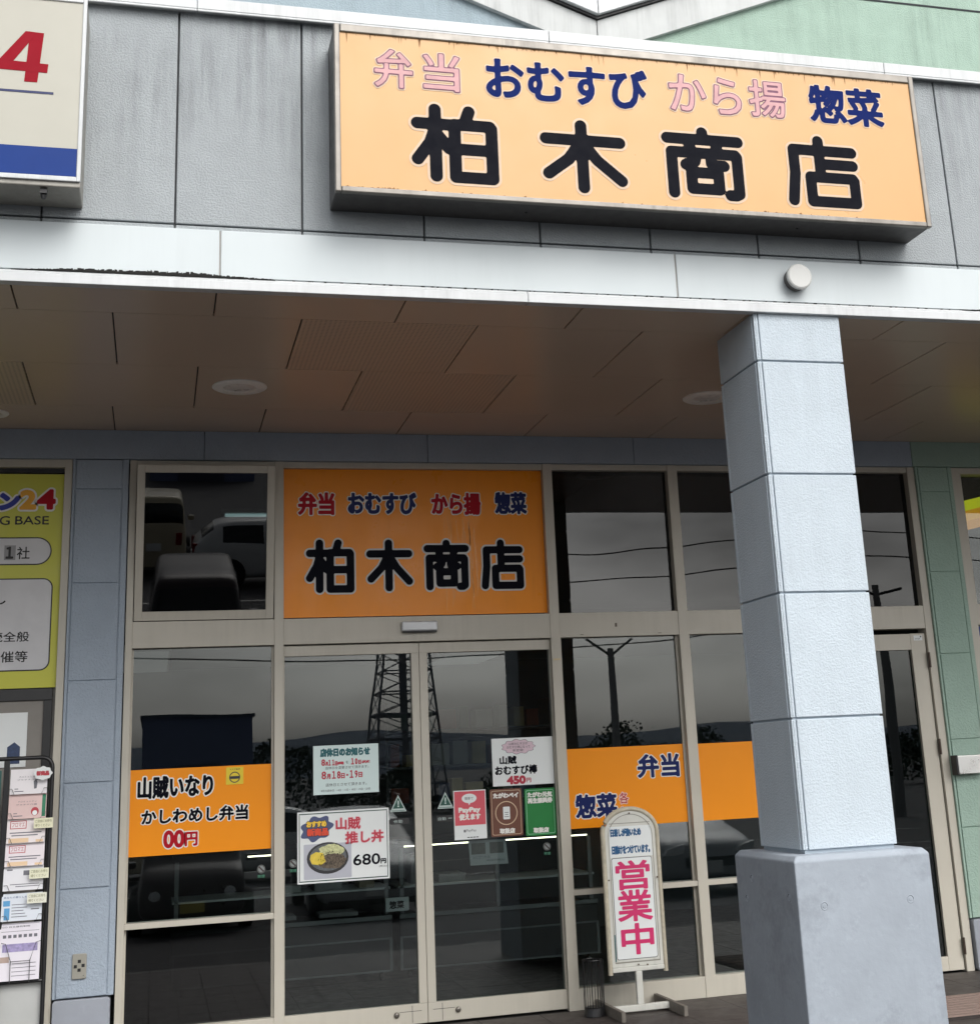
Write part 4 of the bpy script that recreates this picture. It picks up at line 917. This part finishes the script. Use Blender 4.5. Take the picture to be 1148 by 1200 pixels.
for t, b in (('営',(2.880,3.104,.738,.908)),('業',(2.880,3.106,.546,.728)),('中',(2.892,3.104,.348,.526))): letters('main_lettering', ss, t, b, T-.0092, [(.0048, MAG)], .0042)
shape(ss, 'maker_line', TEAL, rect(2.842,2.848,.31,.47), T-.0092, .001); 
mb = MB(); mb.box(2.85,3.13,T-.0075,T-.0065,1.142,1.146); mb.build('fine_rule', mat('line_grey', (140,138,128), .6), ss)
for x, z in ((sx0+.02,.80),(sx1-.02,.80),(acx,.285),(acx,1.205),(acx+.06,.28)):
    mb = MB(); mb.lathe([(.005,-.004),(.0055,0)], (x,T-.0125,z), 'Y', 10); mb.build('screw', mat('rust_screw', (84,66,50), .7), ss)
mb = MB(); mb.box(acx-.021, acx+.021, T-.016, T+.016, .05, szb-.016); mb.build('post', WP, ss, bevel=.004)
mb = MB(); mb.box(2.80, 3.19, T-.02, T+.02, .012, .05); mb.build('base_bar', WP, ss, bevel=.004)
for x in (2.786, 3.190): mb = MB(); mb.box(x-.013, x+.013, T-.28, T+.27, 0, .06); mb.build('foot', mat('foot_grey', (118,112,104), .6, var=.15, vscale=20), ss, bevel=.003)
# umbrella stand of black wire
us = thing('umbrella_stand', 'black wire umbrella stand beside the standing sign', 'umbrella stand', (2.70,-.24,0))
mb = MB(); random.seed(9)
for k in range(22):
    a = 2*math.pi*k/22; r = .062; x, y = 2.70+r*math.cos(a), -.24+r*math.sin(a); mb.tube([(x,y,.01),(x+random.uniform(-.006,.006),y+random.uniform(-.006,.006),.33)], .0022, 5)
mb.build('wires', BLACKM, us)
for z in (.02, .33): mb = MB(); mb.tube([(2.70+.062*math.cos(t),-.24+.062*math.sin(t),z) for t in [2*math.pi*k/24 for k in range(24)]], .004, 6, closed=True); mb.build('ring', BLACKM, us)
mb = MB(); mb.lathe([(.066,0),(.07,.004),(.062,.05),(.055,.055)], (2.70,-.24,0), 'Z', 24); mb.build('drip_tray', BLACKM, us)
dm = thing('door_mat', 'ribbed brown rubber mat on the walkway right of the plinth', 'door mat', (5.0,-1.1,0))
mb = MB(); mb.box(4.2, 5.6, -1.5, -.85, .0005, .010); mb.build('base', mat('mat_rubber', (44,38,36), .8), dm)
for q in range(9): mb = MB(); mb.box(4.22, 5.58, -1.46+q*.07, -1.43+q*.07, .0102, .020); mb.build('rib', mat('mat_rib', (128,110,102), .7), dm)

# ================================================================ inside the shop
CH = mat('chrome_trim', (120,122,122), .35, metal=.4); CASE = mat('case_panel', (44,40,42), .35, var=.08)
TUBE = mat('led_tube', (255,244,214), .5, var=0, emit=3.5)
def showcase(x0, x1, label, lit):
    o = thing('refrigerated_showcase', label, 'showcase', ((x0+x1)/2,2.4,0), 'chilled showcases inside the shop')
    mb = MB(); mb.box(x0, x1, 2.0, 2.8, .07, .44); mb.build('cabinet', CASE, o, bevel=.006)
    mb = MB(); mb.box(x0, x1, 1.985, 2.0, .445, .475); mb.box(x0, x1, 1.992, 2.0, .30, .312); mb.box(x0, x1, 1.992, 2.0, .07, .082); mb.box(x0, x0+.02, 1.99, 2.0, .083, .299); mb.box(x1-.02, x1, 1.99, 2.0, .083, .299); mb.build('chrome_trim', CH, o)
    for sx in (x0+.03, x1-.03, (x0+x1)/2):
        mb = MB(); mb.box(sx-.015, sx+.015, 2.05, 2.08, .476, .955); mb.build('post', CH, o)
    mb = MB(); mb.box(x0, x1, 2.05, 2.6, .66, .675); mb.build('shelf', mat('shelf_white', (190,194,192), .4), o)
    mb = MB(); mb.box(x0, x1, 2.0, 2.75, .985, 1.01); mb.build('top', CASE, o)
    for sx in (x0+.08, x1-.08): mb = MB(); mb.lathe([(.03,-.012),(.03,.012)], (sx,2.06,.035), 'X', 14); mb.build('caster', BLACK, o)
    mb = MB(); mb.tube([(x0+.05 if x0 > 1 else .70,2.03,.968),(x1-.05 if x0 > 1 else .92,2.03,.968)], .005, 8); mb.build('lamp_tube', TUBE, o)
    return o
random.seed(21)
showcase(.15, 1.79, 'chilled showcase with chrome trim behind the left sliding door', True); showcase(1.85, 3.45, 'chilled showcase with chrome trim behind the right sliding door', True)
for k, (x, z, sx, sz, rgb) in enumerate(((1.02,.676,.18,.05,(180,182,178)),(1.32,.676,.22,.12,(120,124,122)),(1.62,.676,.12,.05,(150,140,120)),(2.05,.676,.16,.22,(96,96,98)),(2.3,.676,.22,.06,(160,160,158)),(.95,.476,.25,.03,(190,192,190)),(1.4,.476,.3,.03,(170,172,170)))):
    mb = MB(); mb.prism_x([(2.15,z),(2.4,z),(2.42,z+sz),(2.13,z+sz)], x-sx/2, x+sx/2)
    tag(mb.build('food_tray', mat('tray%d' % k, rgb, .4, var=.15, vscale=20), None, bevel=.004, origin=(x,2.25,z)), ('broad pale tray','tall grey tray','small tan tray','tall dark bin','wide pale tray','flat white tray','flat silver tray')[k]+' of food standing in the showcase behind the doors', 'tray', 'trays in the showcases')
mb = MB(); mb.box(1.74, 1.92, 1.975, 1.98, .50, .60); pt = tag(mb.build('case_price_card', PAPER, None, origin=(1.83,1.98,.5)), 'white price card standing between the two showcases', 'price card')
letters('lettering', pt, '惣菜', (1.77,1.88,.52,.575), 1.9735, [(.002, BLACK)], .004)
mb = MB(); mb.box(-.5, 4.4, 4.3, 5.1, .0, .9); mb.build('x', CASE).name = 'back_counter'
tag(bpy.data.objects['back_counter'], 'dark long counter at the back of the shop interior', 'counter')
sh_ = thing('back_shelf', 'tall dark shelf of goods against the back wall of the shop', 'shelf', (3.0,4.9,.9))
mb = MB(); mb.box(2.2, 2.23, 4.75, 5.18, .905, 2.2); mb.box(3.9, 3.93, 4.75, 5.18, .905, 2.2); mb.build('side_panel', CASE, sh_)
random.seed(77)
for z in (1.2, 1.55, 1.9):
    mb = MB(); mb.box(2.232, 3.898, 4.76, 5.17, z, z+.025); mb.build('shelf_board', CASE, sh_)
    x = 2.26
    while x < 3.75:
        w_ = random.uniform(.08,.2); h = random.uniform(.1,.24); mb = MB(); mb.box(x, x+w_, 4.82, 5.05, z+.026, z+.026+h)
        cname, rgb = random.choice((('pale',(190,186,176)),('rust red',(150,70,50)),('dark green',(60,90,70)),('straw yellow',(200,180,120)),('slate blue',(90,100,130))))
        tag(mb.build('goods_box', mat('goods_%d_%d_%d' % rgb, rgb, .6), None, bevel=.004, origin=(x,4.9,z+.026)), '%s box of goods on the %s board of the dim back shelf' % (cname, {1.2:'lowest', 1.55:'middle', 1.9:'top'}[z]), 'box', 'boxes on the back shelf'); x += w_+random.uniform(.02,.08)
for k, (x, y) in enumerate(((-.17,3.5),(2.9,4.3))):
    o = thing('ceiling_light', ('white ceiling light panel seen through the left window top','white ceiling light panel seen through the right sliding door')[k], 'ceiling light', (x,y,2.6), 'ceiling lights inside the shop')
    mb = MB(); mb.box(x-.28, x+.28, y-1.1+k*.6, y+1.1-k*.6, 2.565, 2.62); mb.build('housing', mat('light_housing', (200,200,198), .5), o, bevel=.01)
    mb = MB(); mb.box(x-.26, x+.26, y-1.08+k*.6, y+1.08-k*.6, 2.558, 2.5645); mb.build('diffuser', mat('light_panel', (215,215,212), .4, var=0, emit=.05), o)

ft = thing('fluorescent_tube', 'lit fluorescent tube glowing behind the vent window pane', 'tube lamp', (.6,.3,3.3))
mb = MB(); mb.tube([(.425,.30,3.285),(.72,.30,3.285)], .011, 8); mb.build('tube', mat('cold_tube', (205,235,235), .5, var=0, emit=1.6), ft)
mb = MB(); mb.box(.40,.74,.29,.31,3.30,3.33); mb.build('holder', mat('light_housing', (200,200,198), .5), ft)

# ================================================================ parked cars and surroundings mirrored in the glass
TYRE = mat('tyre', (20,20,21), .8); RIM = mat('rim', (150,152,155), .35, metal=.7); CGL = mat('car_glass', (20,24,27), .08, spec=.6); LAMP = mat('headlight', (226,230,232), .35); TAIL = mat('tail_lamp', (130,20,24), .2)
def lot_z(y): return -.15-(.35*(-3.75-y)/7.25) if y > -11 else (-.5-(.1*(-11-y)/29) if y > -40 else -.6)
def car(name, label, x, y, rz, rgb, kind='hatch', cat='car'):
    o = thing(name, label, cat, (0,0,0), 'cars parked in front of the shop')
    # stations along the length, front at +y: (y, z_low, z_belt, z_top, half width low, half width top, side glass, top glass) up to the next station
    if kind == 'van': S = [(1.70,.30,.62,.70,.62,.58,0,0),(1.67,.24,.80,.88,.73,.66,0,0),(1.40,.22,.92,1.06,.74,.68,0,0),(1.30,.22,.94,1.12,.74,.67,0,1),(.95,.22,.96,1.66,.74,.61,0,0),(.86,.22,.96,1.80,.74,.61,1,0),(.10,.22,.96,1.86,.74,.60,0,0),(.02,.22,.96,1.86,.74,.60,1,0),(-.80,.22,.96,1.86,.74,.60,0,0),(-.88,.22,.96,1.86,.74,.60,1,0),(-1.50,.22,.96,1.84,.74,.60,0,0),(-1.62,.22,.98,1.76,.74,.60,0,1),(-1.69,.24,.98,1.12,.73,.64,0,0),(-1.70,.28,.90,1.02,.71,.66,0,0)]
    else: S = [(2.05,.30,.56,.60,.60,.54,0,0),(2.0,.22,.66,.74,.78,.68,0,0),(1.75,.20,.76,.86,.83,.74,0,0),(1.2,.19,.86,.98,.85,.74,0,0),(.98,.19,.90,1.03,.85,.73,0,1),(.35,.19,.93,1.38,.85,.62,1,0),(-.02,.19,.94,1.49,.85,.60,1,0),(-.42,.19,.95,1.52,.85,.60,0,0),(-.50,.19,.95,1.52,.85,.60,1,0),(-1.20,.19,.98,1.47,.85,.58,1,0),(-1.50,.20,1.00,1.40,.85,.56,0,0),(-1.62,.21,1.0,1.36,.84,.56,0,1),(-1.93,.25,.98,1.10,.82,.62,0,0),(-2.03,.28,.90,.98,.79,.66,0,0),(-2.06,.32,.72,.80,.74,.66,0,0)]
    mb = MB(); n = 12; vs = []
    for (yy_, zl, zb, zt, wl_, wt, g1, g2) in S:
        h = [(wl_*.84,zl),(wl_*.98,zl+.10),(wl_,(zl+zb)/2),(wl_*.965,zb),(wt+.02,zt-.045),(wt*.86,zt)]
        vs += [(-a,yy_,b) for a, b in h]+[(a,yy_,b) for a, b in h[::-1]]
    mb.add(vs, [tuple(range(n)), tuple(range(len(vs)-1, len(vs)-n-1, -1))])
    for q in range(len(S)-1):
        for k in range(n):
            mb.m = 1 if (k in (3,7) and S[q][6]) or (k in (4,5,6) and S[q][7]) else 0
            mb.f.append([q*n+k, q*n+(k+1)%n, (q+1)*n+(k+1)%n, (q+1)*n+k]); mb.mi.append(mb.m)
    paint = mat('paint_%d_%d_%d' % rgb, rgb, .28, metal=.05, var=0, coat=.25)
    b = mb.build('body', [paint, CGL], o, smooth=True); sm_ = b.modifiers.new('sub', 'SUBSURF'); sm_.levels = 2; sm_.render_levels = 2
    for s_ in (-1,1):       # dark wheel arches
        for wy in (S[0][0]-.75, S[-1][0]+.72):
            q = MB(); q.lathe([(.35,-.02),(.36,0),(.35,.012)] if s_ > 0 else [(.35,-.012),(.36,0),(.35,.02)], (s_*.845 if kind != 'van' else s_*.735,wy,.31), 'X', 24); q.build('wheel_arch', BLACK, o)
    F0 = S[0][0]; R0 = S[-1][0]
    hz = .62 if kind == 'van' else .66; hw = .50 if kind == 'van' else .58
    for s in (-1,1):
        q = MB(); q.lathe([(.05,.03),(.10,.015),(.115,-.06)], (s*hw,F0-.03,hz), 'Y', 20) if kind == 'van' else q.prism([(s*hw-.17,hz-.05),(s*hw+.14,hz-.06),(s*hw+.17,hz+.10),(s*hw-.12,hz+.03)], F0-.16, F0-.02); q.build('headlight', LAMP, o, smooth=kind == 'van')
        q = MB(); q.box(s*(hw+.06)-.07, s*(hw+.06)+.07, R0-.015, R0+.10, .72, .98); q.build('tail_lamp', TAIL, o, bevel=.02)
        q = MB(); q.box(s*.86-.08, s*.86+.08, .62, .74, 1.0, 1.12); q.build('door_mirror', paint, o, bevel=.03)
        for wy in (F0-.75, R0+.72):
            q = MB(); q.lathe([(.20,-.10),(.29,-.09),(.30,0),(.29,.09),(.20,.10)], (s*(.765 if kind == 'van' else .80),wy,.30), 'X', 24); wh = q.build('wheel', TYRE, o, smooth=True)
            q = MB(); q.lathe([(.19,-.105),(.17,-.112),(.05,-.114)] if s < 0 else [(.19,.105),(.17,.112),(.05,.114)], (s*(.765 if kind == 'van' else .80),wy,.30), 'X', 20); q.build('rim', RIM, wh)
    q = MB(); q.box(-.40,.40, F0-.05, F0+.005, hz-.16, hz-.06) if kind == 'van' else q.box(-.42,.42, F0-.06, F0+.008, hz-.24, hz-.10); q.build('grille', BLACK, o, bevel=.01)
    q = MB(); q.box(-.165,.165, F0-.02, F0+.03, .34, .505); q.build('number_plate', mat('plate_yellow', (206,190,90), .5) if kind == 'van' else PAPER, o, bevel=.004)
    q = MB(); q.box(-.165,.165, R0-.03, R0+.02, .60, .765); q.build('number_plate', PAPER, o, bevel=.004)
    q = MB(); q.box(-.7,.7, F0-.1, F0+.01, .22, .30) ; q.build('air_intake', BLACK, o, bevel=.02)
    o.location = (x, y, lot_z(y)); o.rotation_euler.z = rz; o.scale.z = .86 if rgb[0] < 60 else 1; return o
car('parked_van', 'dark maroon small van mirrored low in the left window glass', .55, -13.1, 0, (38,22,26), 'van', 'van')
car('parked_car', 'silver hatchback facing the shop, mirrored in the left sliding door', 3.1, -13.4, 0, (186,190,192), 'hatch')
car('parked_car', 'silver hatchback mirrored beside the standing sign in the right window', 8.2, -13.3, 0, (168,172,176), 'hatch')
car('parked_van', 'pale cream van seen from behind, mirrored in the tilted vent window', -.15, -24.2, math.radians(180), (196,186,160), 'van', 'van')
car('parked_car', 'white wagon parked side on, mirrored in the tilted vent window', 2.75, -21.3, math.radians(-90), (212,214,214), 'hatch')
def lattice(px, py, h, w0, w1, name, label):
    o = thing(name, label, 'tower', (px,py,-.6)); m = mat('hazed_tower_steel', (128,132,138), .6, metal=.3)  # steel grey lightened, distance haze put into the colour
    mb = MB(); N = 11
    P = lambda s, t, k: (px+s*(w0+(w1-w0)*k/N)/2, py+t*(w0+(w1-w0)*k/N)/2, -.6+h*k/N)
    for s, t in ((-1,-1),(1,-1),(1,1),(-1,1)): mb.tube([P(s,t,0), P(s,t,N)], .075, 6)
    mb.build('leg_frame', m, o); mb = MB()
    for k in range(N):
        for (a, b) in (((-1,-1),(1,-1)),((1,-1),(1,1)),((1,1),(-1,1)),((-1,1),(-1,-1))):
            mb.tube([P(*a,k), P(*b,k+1)], .032, 5); mb.tube([P(*b,k), P(*a,k+1)], .032, 5); mb.tube([P(*a,k+1), P(*b,k+1)], .05 if k % 3 else .085, 5)
    mb.build('bracing', m, o); mb = MB(); mb.tube([(px,py,-.6),(px,py,-.6+h)], .21, 10); mb.build('core_pipe', mat('core_pipe', (120,124,130), .6), o)
lattice(13.65, -70, 14, 4.2, 1.5, 'lattice_tower', 'steel lattice tower mirrored in the left sliding door')
poles = []
for k, (x, y, h) in enumerate(((16.3,-40,5.5),(28,-44,11),(-9,-46,11),(22,-30,6.5))):
    o = thing('utility_pole', ('grey pole with short top arms mirrored in the right window','tall concrete pole mirrored farthest right in the windows','tall concrete pole mirrored at the left of the windows','slim pole mirrored in the narrow right window')[k], 'pole', (x,y,-.6), 'poles mirrored in the glass')
    mb = MB(); mb.tube([(x,y,-.6),(x,y,h)], [.17,.11], 10); mb.build('post', mat('hazed_pole_concrete', (156,156,154), .8), o)  # concrete paled so that haze sits in the pole colour
    mb = MB(); mb.tube([(x-.9,y,h-.1+(.5 if k == 0 else 0)),(x,y,h-.3)], .05, 6); mb.tube([(x+.9,y,h-.1+(.5 if k == 0 else 0)),(x,y,h-.3)], .05, 6); mb.build('crossarm', mat('pole_steel', (90,92,92), .6), o)
for k, z in enumerate((10.7, 9.6, 6.9)):
    mb = MB(); P0 = []
    for a, b in (((-60,-48),(-9,-46)),((-9,-46),(28,-44)),((28,-44),(80,-40))):
        for q in range(11): t = q/10; P0.append((a[0]+(b[0]-a[0])*t, a[1]+(b[1]-a[1])*t, z-1.1*4*t*(1-t)))
    mb.tube(P0, .03, 5); tag(mb.build('power_line', BLACK), ('highest','middle','lowest')[k]+' power line strung between the poles mirrored in the windows', 'cable', 'power lines mirrored in the glass')
wb = thing('warehouse', 'dark blue flat roofed hall mirrored in the left window above the orange band', 'building', (1.6,-54,-.6))
mb = MB(); mb.box(-.5, 3.9, -60, -50, -.6, 4.0); mb.build('wall', mat('hall_blue', (108,118,150), .8, var=.05), wb); mb = MB(); mb.box(-.6, 4.0, -60.1, -49.9, 4.0, 4.12); mb.build('roof_edge', mat('hall_edge', (80,86,100), .7), wb)
mb = MB(); mb.box(.6, 2.6, -50, -49.96, -.6, 2.2); mb.build('shutter_door', mat('hall_shutter', (66,72,88), .6), wb)
# dark tree belt far across the road: leaf clumps
mb = MB(); rng = np.random.default_rng(8)
for k in range(30000):
    x = rng.uniform(-14, 44); h = 1.9+1.2*math.sin(x*.31)+.7*math.sin(x*1.1+1)+.4*math.sin(x*2.7); h = max(.6, h)
    z = -.6+h*math.sqrt(rng.random())*1.0+.1; y = -62+rng.normal(0, 1.1); s = rng.uniform(.05, .13)
    u = Vector(rng.normal(size=3)).normalized()*s; w = u.orthogonal().normalized()*s*.8; p = Vector((x,y,z))
    mb.add([p-u, p+w, p+u, p-w], [(0,1,2,3)])
tb = mb.build('tree_belt', mat('leaf_dark', (48,62,40), .8, var=.3, vscale=2)); tb['kind'] = 'stuff'
bpy.context.view_layer.update()
